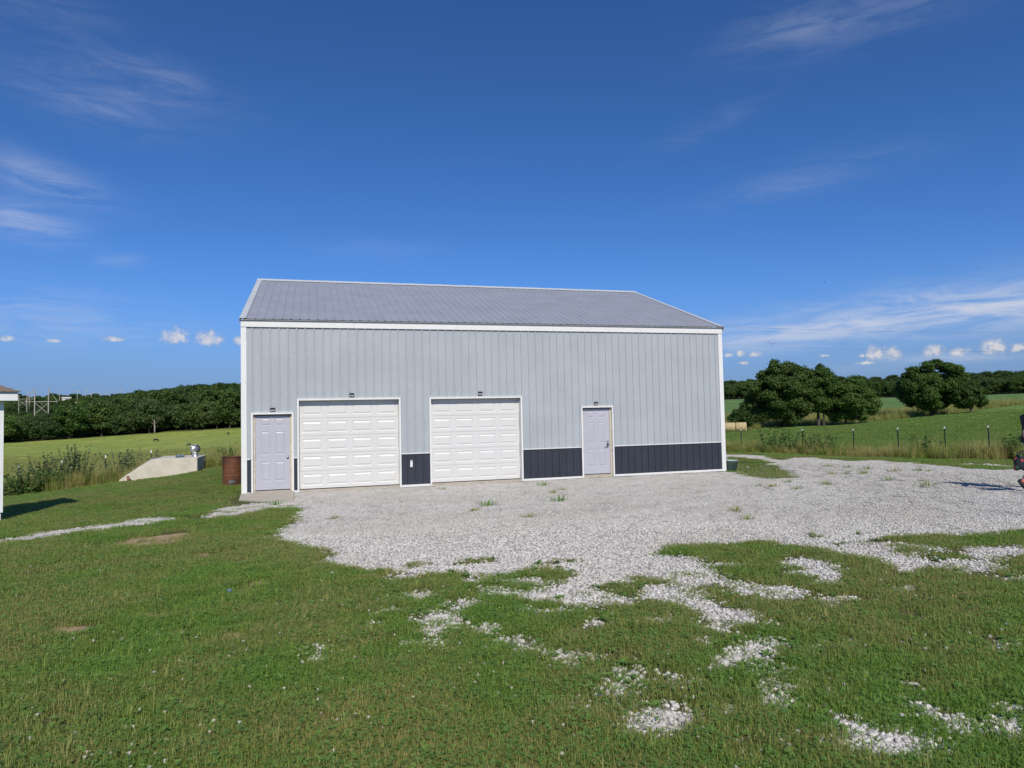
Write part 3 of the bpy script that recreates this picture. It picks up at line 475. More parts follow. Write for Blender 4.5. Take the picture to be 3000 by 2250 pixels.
# ---- stones
def rock(seed, flat=.65, sub=1):
    import bmesh
    r_ = np.random.default_rng(seed); bm = bmesh.new(); bmesh.ops.create_icosphere(bm, subdivisions=sub, radius=1)
    ax = r_.normal(size=(5,3)); ax /= np.linalg.norm(ax,axis=1)[:,None]; off = r_.uniform(.55,.9,5)
    V = np.array([v.co[:] for v in bm.verts]); F = np.array([[v.index for v in f.verts] for f in bm.faces]); bm.free()
    for a, o in zip(ax, off):
        d = V@a; V = V-np.where(d>o, d-o, 0)[:,None]*a
    return V*np.array([1,r_.uniform(.7,.95),flat*r_.uniform(.8,1.1)]), F
def stonemat():
    m = bpy.data.materials.new('limestone_gravel'); m.use_nodes = True; n = NT(m.node_tree); p = n.n['Principled BSDF']
    v = n.attr('var'); rnd = n.new('ShaderNodeObjectInfo').outputs['Random']; P = n.new('ShaderNodeNewGeometry').outputs['Position']
    f = n.math('FRACT', n.math('MULTIPLY_ADD', rnd, 7.3, v))
    c = n.mix(n.ramp(f,0,1), (.39,.375,.345), (.63,.61,.57)); c = n.mix(n.ramp(n.noise(P,60,3),.4,.8,0,.4), c, (.42,.40,.36))
    c = n.mix(n.ramp(n.noise(P,.35,4,.6),.42,.72,0,.5), c, (.43,.395,.335))
    n.put(p.inputs['Base Color'], c); p.inputs['Roughness'].default_value = .85; p.inputs['Specular IOR Level'].default_value = .25
    return m
M_STONE = stonemat()
singles = []
for i in range(8):
    V, F = rock(100+i); singles.append(source(f'stone_piece_{i}', fastmesh(f'stone_{i}', V*.5, F, [M_STONE], False, fattr={'var':np.full(len(F),i/8)})))
def stone_patch(i, size=.56, n=430):
    r_ = np.random.default_rng(500+i); VV = []; FF = []; va = []; b = 0
    for k_ in range(n):
        V, F = rock(int(r_.integers(0,40)), .42, 1)
        s_ = r_.uniform(.008,.017); a = r_.uniform(0,6.28); c_, s2 = math.cos(a), math.sin(a)
        V = V*s_; V = np.stack([V[:,0]*c_-V[:,1]*s2, V[:,0]*s2+V[:,1]*c_, V[:,2]],1)
        rr = size/2*math.sqrt(r_.random())*1.1; th = r_.uniform(0,6.28)
        V = V+np.array([rr*math.cos(th), rr*math.sin(th), r_.uniform(-.004,.005)])
        VV.append(V); FF.append(F+b); b += len(V); va.append(np.full(len(F), r_.random()))
    return source(f'gravel_piece_{i}', fastmesh(f'gravel_patch_{i}', np.concatenate(VV), np.concatenate(FF), [M_STONE], False, fattr={'var':np.concatenate(va)}))
patches = [stone_patch(i) for i in range(5)]
# far part of the lot: patches of stones
xs, ys = np.meshgrid(np.arange(-6,24,.36), np.arange(-15,12,.36)); xs = (xs+rng.uniform(-.14,.14,xs.shape)).ravel(); ys = (ys+rng.uniform(-.14,.14,ys.shape)).ravel()
R, H = polar(xs,ys); k_ = (R>10.2+1.6*rng.random(R.shape))&(H>-34)&(H<68)&~((xs>-.05)&(xs<14.7)&(ys>-.1)); xs, ys = xs[k_], ys[k_]
g_ = gravel_at(xs,ys); k_ = g_>.82; xs, ys = xs[k_], ys[k_]
n_ = len(xs); scatter('gravel', np.stack([xs,ys,gz_at(xs,ys)],1), np.stack([np.zeros(n_),np.zeros(n_),rng.uniform(0,6.28,n_)],1), rng.uniform(.9,1.15,n_), rng.integers(0,5,n_), patches, 'white crushed limestone gravel covering the lot before the barn', 'gravel')
# near lot and every patch in the grass: single stones
xs, ys = sample_polar(420000, -26, 60, 2.6, 26, 1.35); g_ = gravel_at(xs,ys); R, H = polar(xs,ys)
lot_ = field(xs,ys,GRAVEL[:1],.05); iso = 1-.25*(1-np.clip(lot_*2,0,1))*(R<11)
pr = np.where(g_>.8, np.clip((13.2-R)/2.4,0,1), 1)*np.clip(g_*1.1,0,1)**1.2*iso*.85
pr = pr+.014*(vnoise(xs,ys,1.7,73)>.56)*(R<10)*(H>12)*sm(.5,1.2,vnoise(xs,ys,.4,74)*2)
pr = pr+(.012*field(xs,ys,GRAVEL,.4)+.05*np.clip(field(xs,ys,GRAVEL,.16)-.3,0,1)*(vnoise(xs,ys,5,71)>.5))*(R<14)
k_ = (rng.random(len(xs)) < pr)&~((xs>-.1)&(xs<14.7)&(ys>-.1)); xs, ys = xs[k_], ys[k_]; n_ = len(xs); print('stones', n_)
sz = rng.uniform(.016,.040,n_)*np.where(rng.random(n_)<.08,1.5,1)
scatter('loose_stones', np.stack([xs,ys,gz_at(xs,ys)+sz*.12],1), np.stack([rng.uniform(-.4,.4,n_),rng.uniform(-.4,.4,n_),rng.uniform(0,6.28,n_)],1), sz, rng.integers(0,8,n_), singles, 'loose white limestone chips strewn through the lawn and along the lot edge', 'stones')
# ---- lawn
def blades(n, rad, h0, h1, wd, seed, lean=.5, clump=False):
    r_ = np.random.default_rng(seed); a = r_.uniform(0,6.28,n); rr = rad*np.sqrt(r_.random(n)); bx = rr*np.cos(a); by = rr*np.sin(a)
    L = r_.uniform(h0,h1,n); d = r_.uniform(0,6.28,n) if not clump else a+r_.normal(0,.5,n); ln = lean*np.abs(r_.normal(.6,.45,n)); w_ = wd*r_.uniform(.7,1.2,n)
    dx, dy = np.cos(d), np.sin(d); sx, sy = -dy*w_/2, dx*w_/2; z0 = np.zeros(n)-.012
    mx, my, mz = bx+dx*L*ln*.35, by+dy*L*ln*.35, L*.6*np.sqrt(np.clip(1-(ln*.45)**2,.1,1)); tx, ty, tz = bx+dx*L*ln, by+dy*L*ln, L*np.clip(1-ln*.42,.15,1)
    V = np.stack([np.stack([bx-sx,by-sy,z0],1),np.stack([bx+sx,by+sy,z0],1),np.stack([mx-sx*.8,my-sy*.8,mz],1),np.stack([mx+sx*.8,my+sy*.8,mz],1),np.stack([tx,ty,tz],1)],1).reshape(-1,3)
    b = np.arange(n)*5; F = np.concatenate([np.stack([b,b+1,b+3],1),np.stack([b,b+3,b+2],1),np.stack([b+2,b+3,b+4],1)]); v = r_.random(n)
    return V, F, np.concatenate([v,v,v])
def clover(n, rad, seed):
    r_ = np.random.default_rng(seed); V = []; F = []; va = []; b = 0
    for k_ in range(n):
        a = r_.uniform(0,6.28); rr = rad*math.sqrt(r_.random()); c_ = np.array([rr*math.cos(a), rr*math.sin(a), r_.uniform(.018,.05)]); s_ = r_.uniform(.008,.014); t0 = r_.uniform(0,6.28); tl = r_.normal(0,.25,2)
        for j in range(3):
            t = t0+j*2.094; d = np.array([math.cos(t),math.sin(t),0]); e = np.array([-d[1],d[0],0])
            q = np.array([c_, c_+s_*(.6*d+.5*e), c_+s_*1.15*d, c_+s_*(.6*d-.5*e)]); q[:,2] += (q[:,0]-c_[0])*tl[0]+(q[:,1]-c_[1])*tl[1]+.002
            V.append(q); F += [(b,b+1,b+2),(b,b+2,b+3)]; b += 4; va += [.3+.6*r_.random()]*2
    return np.concatenate(V), np.array(F), np.array(va)
def joinm(name, items, mats):
    VV = []; FF = []; va = []; mi = []; b = 0
    for (V,F,v),m in items: VV.append(V); FF.append(F+b); b += len(V); va.append(v); mi.append(np.full(len(F),m))
    return fastmesh(name, np.concatenate(VV), np.concatenate(FF), mats, False, fattr={'var':np.concatenate(va)}, midx=np.concatenate(mi))
M_GRASS = leafmat('lawn_grass_blades', (.088,.180,.028), (.262,.398,.072), .45, .5, c3=(.36,.325,.12))
M_CLOVER = leafmat('clover_leaf', (.080,.182,.038), (.195,.335,.082), .42, .5)
M_TALL = leafmat('tall_grass_blade', (.130,.215,.034), (.285,.370,.080), .42, .55, c3=(.44,.38,.15))
M_STRAW = leafmat('dry_grass_stalk', (.30,.24,.10), (.46,.37,.17), .3, .7)
lawnp = []
for i in range(6):
    it = [(blades(95-8*(i%3), .12, .028, .068, .0052, 40+i, .85),0), (clover(16 if i%2 else 5, .11, 60+i),1), (blades(3,.12,.02,.05,.004,80+i,1.5),2)]
    lawnp.append(source(f'lawn_piece_{i}', joinm(f'lawn_patch_{i}', it, [M_GRASS,M_CLOVER,M_STRAW])))
xs, ys = sample_polar(50000, -46, 76, 2.2, 36, 1.3)
R, H = polar(xs,ys); g_ = gravel_at(xs,ys); d_ = dirt_at(xs,ys)
mown = ((y_:=ys) < fence_y(xs)+.3)|(H>12); inb = (xs>-.12)&(xs<14.75)&(ys>-.12)&(ys<12.4); apron = (xs>-.25)&(xs<1.36)&(ys>-2.3)&(ys<0)
thin = (.28+.95*vnoise(xs,ys,1.1,31))*np.where((H>14)&(R<9.5),.8,1)
k_ = mown&~inb&~apron&(xs<fence_x(ys)+.2)&(rng.random(len(xs)) < (1-np.clip(g_*1.6,0,np.where(field(xs,ys,GRAVEL[:1],.0)>.35,1,.91)))*(1-.93*np.clip(d_*1.4,0,1))*np.clip(thin*1.25,0,1))
xs, ys, R = xs[k_], ys[k_], R[k_]; n_ = len(xs); print('lawn patches', n_)
hgt = (.7+.6*vnoise(xs,ys,.5,33))*(1-.3*np.clip(gravel_at(xs,ys)*2,0,1)); hgt *= np.where(R>16,.75,1.0)
sc_ = (1+np.clip(R-6,0,22)*.045)
scatter('lawn_grass', np.stack([xs,ys,gz_at(xs,ys)-.003],1), np.stack([np.zeros(n_),np.zeros(n_),rng.uniform(0,6.28,n_)],1), np.stack([sc_,sc_,hgt*np.sqrt(sc_)],1), rng.integers(0,6,n_), lawnp, 'short mown lawn grass mixed with clover in the foreground', 'grass')
# taller unmown tufts standing out of the lawn
tuf = [source(f'tuft_piece_{i}', joinm(f'tuft_{i}', [(blades(16,.03,.08,.20,.0055,200+i,.7,True),0)], [M_TALL])) for i in range(4)]
xs, ys = sample_polar(1500, -30, 60, 2.8, 14, 1.0); g_ = gravel_at(xs,ys); k_ = (g_<.5)&(vnoise(xs,ys,.7,44)>.47)&(dirt_at(xs,ys)<.3); xs, ys = xs[k_], ys[k_]; n_ = len(xs)
scatter('grass_tufts', np.stack([xs,ys,gz_at(xs,ys)],1), np.stack([np.zeros(n_),np.zeros(n_),rng.uniform(0,6.28,n_)],1), rng.uniform(.35,.85,n_), rng.integers(0,4,n_), tuf, 'taller grass tufts standing above the mown lawn', 'grass')
# broad-leaved weeds: flat rosettes
def rosette(i):
    r_ = np.random.default_rng(640+i); n = 9+i*2; V = []; F = []; va = []; b = 0
    for k_ in range(n):
        a = k_*2.4+r_.uniform(-.3,.3); L_ = r_.uniform(.035,.085); w_ = L_*r_.uniform(.16,.26); up = r_.uniform(.15,.7); d = np.array([math.cos(a),math.sin(a),0]); e = np.array([-d[1],d[0],0]); z = np.array([0,0,1])
        V += [d*.004, d*L_*.5+e*w_+z*L_*up*.6, d*L_+z*L_*up*.55, d*L_*.5-e*w_+z*L_*up*.6]; F += [(b,b+1,b+2),(b,b+2,b+3)]; b += 4; va += [r_.random()]*2
    return source(f'rosette_piece_{i}', fastmesh(f'rosette_{i}', np.array(V), np.array(F), [M_CLOVER], False, fattr={'var':np.array(va)}))
xs, ys = sample_polar(3600, -32, 60, 2.7, 15, .9); k_ = (gravel_at(xs,ys)<.6)&(dirt_at(xs,ys)<.7)&(vnoise(xs,ys,.6,61)>.43); xs, ys = xs[k_], ys[k_]; n_ = len(xs)
scatter('broadleaf_weeds', np.stack([xs,ys,gz_at(xs,ys)+.012],1), np.stack([np.zeros(n_),np.zeros(n_),rng.uniform(0,6.28,n_)],1), rng.uniform(.4,.85,n_), rng.integers(0,4,n_), [rosette(i) for i in range(4)], 'broad leaved lawn weeds spread among the foreground grass', 'weeds')
# clover heads
def cl_head(i):
    r_ = np.random.default_rng(i); V, F, v = blades(46,.004,.006,.0135,.0035,900+i,1.5,True); V = V*np.array([1,1,1.0]); V[:,2] += .052; s_ = blades(1,.0005,.055,.058,.002,950+i,.1)
    return source(f'clover_head_{i}', joinm(f'clover_head_{i}', [((V,F,v),0),(s_,1)], [mat(f'clover_flower_{i}',(.74,.70,.62) if i<3 else (.62,.50,.42),.8), M_GRASS]))
chs = [cl_head(i) for i in range(4)]
xs, ys = sample_polar(1900, -30, 60, 2.7, 15, .9); g_ = gravel_at(xs,ys); k_ = (g_<.25)&(vnoise(xs,ys,.8,51)>.46)&(dirt_at(xs,ys)<.2); xs, ys = xs[k_], ys[k_]; n_ = len(xs)
scatter('clover_flowers', np.stack([xs,ys,gz_at(xs,ys)],1), np.stack([rng.uniform(-.2,.2,n_),rng.uniform(-.2,.2,n_),rng.uniform(0,6.28,n_)],1), rng.uniform(.45,.8,n_), rng.integers(0,4,n_), chs, 'small white clover flower heads dotted over the lawn', 'clover')
# pasture and hay field tufts
ft = [source(f'field_piece_{i}', joinm(f'field_tuft_{i}', [(blades(60,.34,.05,.19,.022,300+i,.9),0),(blades(7,.34,.10,.24,.014,330+i,.8),1)], [M_TALL,M_STRAW])) for i in range(4)]
xs, ys = sample_polar(30000, -32, 3, 28, 150, 1.3); past, *_ = zones(xs,ys); k_ = (past>.5)&(rng.random(len(xs)) < 1.2-polar(xs,ys)[0]/130); xs, ys = xs[k_], ys[k_]; R, H = polar(xs,ys); n_ = len(xs)
s_ = rng.uniform(.7,1.2,n_)*(.8+R*.006)
scatter('pasture_grass', np.stack([xs,ys,gz_at(xs,ys)],1), np.stack([np.zeros(n_),np.zeros(n_),rng.uniform(0,6.28,n_)],1), np.stack([s_,s_,s_*.55],1), rng.integers(0,4,n_), ft, 'sunlit grazed pasture grass beyond the left fence', 'grass')
M_HAY = leafmat('hay_field_grass', (.080,.180,.030), (.185,.300,.062), .42, .55, c3=(.27,.31,.09))
fh = [source(f'hay_piece_{i}', joinm(f'hay_tuft_{i}', [(blades(64,.34,.06,.2,.022,360+i,.9),0)], [M_HAY])) for i in range(4)]
xs, ys = sample_polar(26000, 32, 57, 23, 135, 1.3); _, hay, *_ = zones(xs,ys); k_ = (hay>.5)&(rng.random(len(xs)) < 1.2-polar(xs,ys)[0]/115); xs, ys = xs[k_], ys[k_]; R, H = polar(xs,ys); n_ = len(xs)
s_ = rng.uniform(.7,1.2,n_)*(.8+R*.006)
scatter('hay_field_grass', np.stack([xs,ys,gz_at(xs,ys)],1), np.stack([np.zeros(n_),np.zeros(n_),rng.uniform(0,6.28,n_)],1), np.stack([s_,s_,s_*.55],1), rng.integers(0,4,n_), fh, 'green regrown hay field grass beyond the right fence', 'grass')
# ------------------------------------------------------------------ barn
M_SID = mat('grey_steel_siding', (.375,.405,.425), .42, 0, .06, .8, .12, 2.2, spec=.45)
M_WAIN = mat('charcoal_steel_wainscot', (.033,.038,.052), .45, 0, .10, 1.5, spec=.4)
M_ROOF = mat('blue_grey_steel_roof', (.305,.322,.362), .42, .0, .07, 1.2, spec=.5)
M_TRIM = mat('white_painted_steel_trim', (.70,.70,.68), .4, 0, .03, 2)
M_RAKE = mat('light_grey_steel_trim', (.50,.53,.55), .42, 0, .05, 1.5)
M_GDOOR = mat('white_garage_door_steel', (.62,.615,.595), .45, 0, .02, 2)
M_DOOR = mat('pale_lavender_door_primer', (.42,.42,.475), .5, 0, .03, 2)
M_WOOD = mat('raw_pine_jamb', (.56,.49,.37), .7, 0, .18, 9, .15, 30)
M_CONC = mat('tan_concrete', (.42,.38,.31), .9, 0, .14, 3.5, .25, 60)
M_BLACK = mat('black_plastic', (.012,.012,.014), .4, 0)
M_GREYL = mat('lamp_lens', (.55,.56,.58), .25)
M_CHROME = mat('satin_nickel', (.55,.54,.52), .3, 1)
M_GASK = mat('black_rubber_seal', (.02,.02,.02), .8)
BWID, BDEP, HE, RISE = 14.655, 12.2, 4.47, 2.245
barn = empty('pole_barn', (0,0,0), 0, 'long light grey metal pole barn with charcoal wainscot and two white garage doors', 'barn')
OPEN = [(.27,1.255,2.105),(1.44,4.14,2.462),(5.05,7.735,2.452),(9.705,10.685,2.115)]   # x0, x1, top of each rough opening
PITCH = .2286; RIB0 = .256
def prof(a, b, off, k=1.):
    """rib profile between a and b: list of (x, height)"""
    P = [(-.025,0),(-.015,.022),(.015,.022),(.025,0),(.066,0),(.071,.0028),(.081,.0028),(.086,0),(.1426,0),(.1476,.0028),(.1576,.0028),(.1626,0)]
    pts = []
    i0 = int(math.floor((a-off)/PITCH))-1; i1 = int(math.ceil((b-off)/PITCH))+1
    for i in range(i0, i1+1): pts += [(off+i*PITCH+x, h*k) for x, h in P]
    xs = np.array([p[0] for p in pts]); hs_ = np.array([p[1] for p in pts])
    inn = [(x,h) for x,h in pts if a < x < b]
    return [(a,float(np.interp(a,xs,hs_)))]+inn+[(b,float(np.interp(b,xs,hs_)))]
def sheet(name, m, a, b, off, zlo, ztop, openings, place, parent, k=1.):
    """one ribbed sheet from a to b along the wall; place(s, h, z) -> xyz"""
    pr = prof(a, b, off, k); cuts = sorted({e for o in openings for e in o[:2] if a < e < b})
    xs = np.array([p[0] for p in pr]); hs_ = np.array([p[1] for p in pr])
    allx = sorted(set([p[0] for p in pr])|set(cuts)); mb = MB()
    for x0, x1 in zip(allx[:-1], allx[1:]):
        mid = (x0+x1)/2; z0a = z0b = zlo
        for o in openings:
            if o[0] < mid < o[1]: z0a = z0b = max(zlo, o[2])
        za, zb = ztop(x0), ztop(x1)
        if min(za,zb) <= z0a+1e-4: continue
        h0, h1 = float(np.interp(x0,xs,hs_)), float(np.interp(x1,xs,hs_))
        mb.add([place(x0,h0,z0a),place(x1,h1,z0b),place(x1,h1,zb),place(x0,h0,za)], [(0,1,2,3)])
    return mb.build(name, m, parent) if mb.f else None
seams = [.02]+[RIB0+PITCH*4*k_+.03 for k_ in range(16)]+[BWID-.03]
front = lambda s_,h,z: (s_,-h,z)
for a, b in zip(seams[:-1], seams[1:]):
    sheet('siding_panel', M_SID, a, b-.0012, RIB0, .925, lambda x: 4.50, OPEN, front, barn)
    o_ = [(p[0],p[1],9) for p in OPEN]
    sheet('wainscot_panel', M_WAIN, a, b-.0012, RIB0, .045, lambda x: .905, o_, front, barn)
gab = lambda y: 4.56+RISE*(1-abs(y-BDEP/2)/(BDEP/2))
for xx, sg in ((0,-1),(BWID,1)):
    for k_ in range(14):
        a = .02+k_*.8686; b = a+.8686
        sheet('gable_siding_panel', M_SID, a, b-.001, .25, .925, gab, [], (lambda s_,h,z,xx=xx,sg=sg: (xx+sg*h,s_,z)), barn)
        sheet('gable_wainscot_panel', M_WAIN, a, b-.001, .25, .045, lambda x: .905, [], (lambda s_,h,z,xx=xx,sg=sg: (xx+sg*h,s_,z)), barn)
for a, b in zip(seams[:-1], seams[1:]):
    sheet('rear_siding_panel', M_SID, a, b-.001, RIB0, .045, lambda x: 4.5, [], lambda s_,h,z: (s_,BDEP+h,z), barn)
MB().box(-.005,BWID+.005,.16,BDEP-.005,-.25,.03).build('floor_slab', M_CONC, barn)
MB().box(.0,BWID,.03,.16,-.25,.03).build('slab_edge', M_CONC, barn)
# roof: ribbed sheets, two slopes
EY, EZ = -.115, 4.658; RY = BDEP/2; RZ = EZ+RISE; SL = math.hypot(RY-EY, RISE); su = Vector((0,(RY-EY)/SL,RISE/SL)); sn = Vector((0,-RISE/SL,(RY-EY)/SL))
rx0, rx1 = -.05, BWID+.045
rse = [rx0+.14]+[RIB0-.11+PITCH*4*k_ for k_ in range(1,16)]+[rx1-.14]
for side in (0,1):
    def rplace(s_,h,z,side=side):
        p = Vector((s_,EY,EZ))+su*z+sn*h
        return (p.x, p.y if not side else BDEP-p.y, p.z)
    for a, b in zip(rse[:-1], rse[1:]):
        sheet('roof_panel', M_ROOF, a, b-.001, RIB0-.14, 0, lambda x: SL-.02, [], rplace, barn, .7)
for nm, x0, x1 in (('rake_trim',rx0,rx0+.16),('rake_trim',rx1-.16,rx1)):
    for side in (0,1):
        mb = MB(); c_ = []
        for s_ in (-.005, SL):
            for h in (-.10,.028):
                p = Vector((0,EY,EZ))+su*s_+sn*h; c_.append((p.y if not side else BDEP-p.y, p.z))
        (a0,a1,b0,b1) = c_
        vs = [(x,)+q for x in (x0,x1) for q in (a0,a1,b1,b0)]
        xo = x0 if x0 < 1 else x1
        # flat cover plus drop edge
        p0 = Vector((0,EY,EZ))+su*(-.005)+sn*.028; p1 = Vector((0,EY,EZ))+su*SL+sn*.028
        q = lambda p,x,dz=0: (x, p.y if not side else BDEP-p.y, p.z+dz)
        mb.add([q(p0,x0),q(p0,x1),q(p1,x1),q(p1,x0),q(p0,x0,-.006),q(p0,x1,-.006),q(p1,x1,-.006),q(p1,x0,-.006)], [(0,1,2,3),(4,7,6,5),(0,4,5,1),(3,2,6,7),(0,3,7,4),(1,5,6,2)])
        xi = xo+(.004 if x0<1 else -.004)
        mb.add([q(p0,xo),q(p1,xo),q(p1,xo,-.15),q(p0,xo,-.15),q(p0,xi),q(p1,xi),q(p1,xi,-.15),q(p0,xi,-.15)], [(0,1,2,3),(4,7,6,5),(0,4,5,1),(3,2,6,7),(0,3,7,4),(1,5,6,2)])
        mb.build(nm, M_RAKE, barn)
mb = MB(); pk = (RY, RZ+.055)
for sg in (-1,1):
    p = Vector((0,EY,EZ))+su*(SL-.17)+sn*.026; y0 = p.y if sg<0 else BDEP-p.y
    mb.add([(rx0,y0,p.z),(rx1,y0,p.z),(rx1,)+pk,(rx0,)+pk,(rx0,y0,p.z-.006),(rx1,y0,p.z-.006),(rx1,pk[0],pk[1]-.006),(rx0,pk[0],pk[1]-.006)], [(0,1,2,3),(4,7,6,5),(0,4,5,1)])
mb.build('ridge_cap', M_RAKE, barn)
for k_ in range(5):    # fascia in five lengths
    a = -.022+k_*(BWID+.044)/5; b = a+(BWID+.044)/5-.002
    MB().box(a,b,-.046,-.022,4.452,4.636).build('fascia_board', M_TRIM, barn, bevel=.003)
MB().box(-.022,BWID+.022,-.098,.02,4.638,4.645).build('eave_soffit', M_TRIM, barn)
MB().box(-.02,BWID+.02,BDEP+.02,BDEP+.04,4.452,4.615).build('fascia_board', M_TRIM, barn)
for x0, x1 in ((-.024,.118),(BWID-.125,BWID+.024)):
    MB().box(x0,x1,-.03,-.002,-.03,4.45).build('corner_trim', M_TRIM, barn, bevel=.003)
    xs_ = x0 if x0 < 1 else x1-.026
    MB().box(xs_,xs_+.026,-.0015,.14,-.03,4.45).build('corner_trim', M_TRIM, barn, bevel=.003)
runs = [(.12,.2),(1.305,1.39),(4.19,4.995),(7.79,9.65),(10.74,BWID-.127)]
for a, b in runs:
    MB().box(a,b,-.031,.0,.904,.927).build('wainscot_cap', M_TRIM, barn, bevel=.002)
    MB().box(a,b,-.029,.0,-.02,.042).build('base_trim', M_TRIM, barn, bevel=.002)
# screws
mb = MB()
for zr in (1.795,2.677,3.585,4.40):
    i = 0
    while RIB0+i*PITCH < BWID-.15:
        for dx in (.042,):
            x = RIB0+i*PITCH+dx
            if not any(o[0]-.05<x<o[1]+.05 and zr<o[2]+.06 for o in OPEN): mb.box(x-.008,x+.008,-.008,.0,zr-.008,zr+.008)
        i += 1
so = mb.build('siding_screws', mat('grey_screw_heads',(.22,.24,.26),.5), barn); so['kind'] = 'stuff'
# opening trims
def casing(nm, x0, x1, zt, w_=.047):
    MB().box(x0-w_,x0,-.034,.06,-.02,zt+w_).build(nm, M_TRIM, barn, bevel=.002)
    MB().box(x1,x1+w_,-.034,.06,-.02,zt+w_).build(nm, M_TRIM, barn, bevel=.002)
    MB().box(x0+.0005,x1-.0005,-.034,.06,zt,zt+w_-.001).build(nm, M_TRIM, barn, bevel=.002)
    MB().box(x0-w_-.006,x1+w_+.006,-.040,-.001,zt+w_,zt+w_+.012).build('drip_cap', M_TRIM, barn)
for o in OPEN: casing('opening_trim', *o)
def raised(x0, x1, z0, z1, y, m, name, parent, inset=.022, dep=.010, up=.004):
    """embossed field: bevel down into the sheet and up again to a raised centre"""
    A = [(x0,z0),(x1,z0),(x1,z1),(x0,z1)]
    ring = lambda d,yy: [(x0+d,yy,z0+d),(x1-d,yy,z0+d),(x1-d,yy,z1-d),(x0+d,yy,z1-d)]
    vs = ring(0,y)+ring(inset*.45,y+dep)+ring(inset*.7,y+dep)+ring(inset*1.75,y-up)
    fs = []
    for k_ in range(3):
        for j in range(4): fs.append((k_*4+j, k_*4+(j+1)%4, k_*4+4+(j+1)%4, k_*4+4+j))
    fs.append((12,13,14,15)); mb = MB(); mb.add(vs, fs); return mb.build(name, m, parent)
def plate_with_holes(x0, x1, z0, z1, y, th, holes, m, name, parent):
    """door skin with rectangular holes for embossed fields"""
    xs_ = sorted({x0,x1}|{h[0] for h in holes}|{h[1] for h in holes}); zs_ = sorted({z0,z1}|{h[2] for h in holes}|{h[3] for h in holes}); mb = MB()
    for a, b in zip(xs_[:-1],xs_[1:]):
        for c_, d in zip(zs_[:-1],zs_[1:]):
            mx_, mz_ = (a+b)/2, (c_+d)/2
            if any(h[0]<mx_<h[1] and h[2]<mz_<h[3] for h in holes): continue
            mb.add([(a,y,c_),(b,y,c_),(b,y,d),(a,y,d)], [(0,1,2,3)])
    mb.add([(x0,y,z0),(x1,y,z0),(x1,y+th,z0),(x0,y+th,z0),(x0,y,z1),(x1,y,z1),(x1,y+th,z1),(x0,y+th,z1)], [(0,3,2,1),(4,5,6,7),(1,2,6,5),(0,4,7,3),(2,3,7,6)])
    return mb.build(name, m, parent)
def garage(x0, x1, zt, zb=.055):
    g = empty('garage_door', (0,0,0)); g.parent = barn
    y = .15; n = 5; hs_ = (zt-zb)/n; cw = (x1-x0)/4
    for s_ in range(n):
        a, b = zb+s_*hs_, zb+(s_+1)*hs_-.005; holes = []
        for c_ in range(4):
            cx = x0+cw*(c_+.5); hw = cw*.40; holes.append((cx-hw,cx+hw,a+.085,b-.085))
        plate_with_holes(x0+.004,x1-.004,a,b,y,.045,holes,M_GDOOR,'door_section',g)
        for h in holes: raised(*h,y,M_GDOOR,'raised_panel',g,.036,.009,.003)
    MB().box(x0+.004,x1-.004,y+.002,y+.04,zb-.02,zb-.001).build('bottom_seal', M_GASK, g)
    MB().box(x0,x1,y+.046,y+.05,zb,zt).build('door_backing', M_GASK, g)
    MB().box(x0-.001,x0+.002,.061,.149,-.0,zt).build('jamb', M_TRIM, g); MB().box(x1-.002,x1+.001,.061,.149,.0,zt).build('jamb', M_TRIM, g)
    MB().box(x0,x1,.061,.149,zt-.002,zt+.001).build('head_jamb', M_TRIM, g)
    for x, s_ in ((x0+.003,1),(x1-.003,-1)):
        pts = [(x+s_*(.006+.006*math.sin(i*1.1+x)), y-.012, zb+.02+(zt-zb-.05)*i/16) for i in range(17)]
        MB().tube(pts, .0055, 6).build('weather_strip', mat('white_vinyl_strip',(.62,.6,.55),.6), g)
    MB().box(x0,x1,.02,.029,-.03,.034).build('threshold', M_CONC, g)
    return g
garage(*OPEN[1]); garage(*OPEN[2])
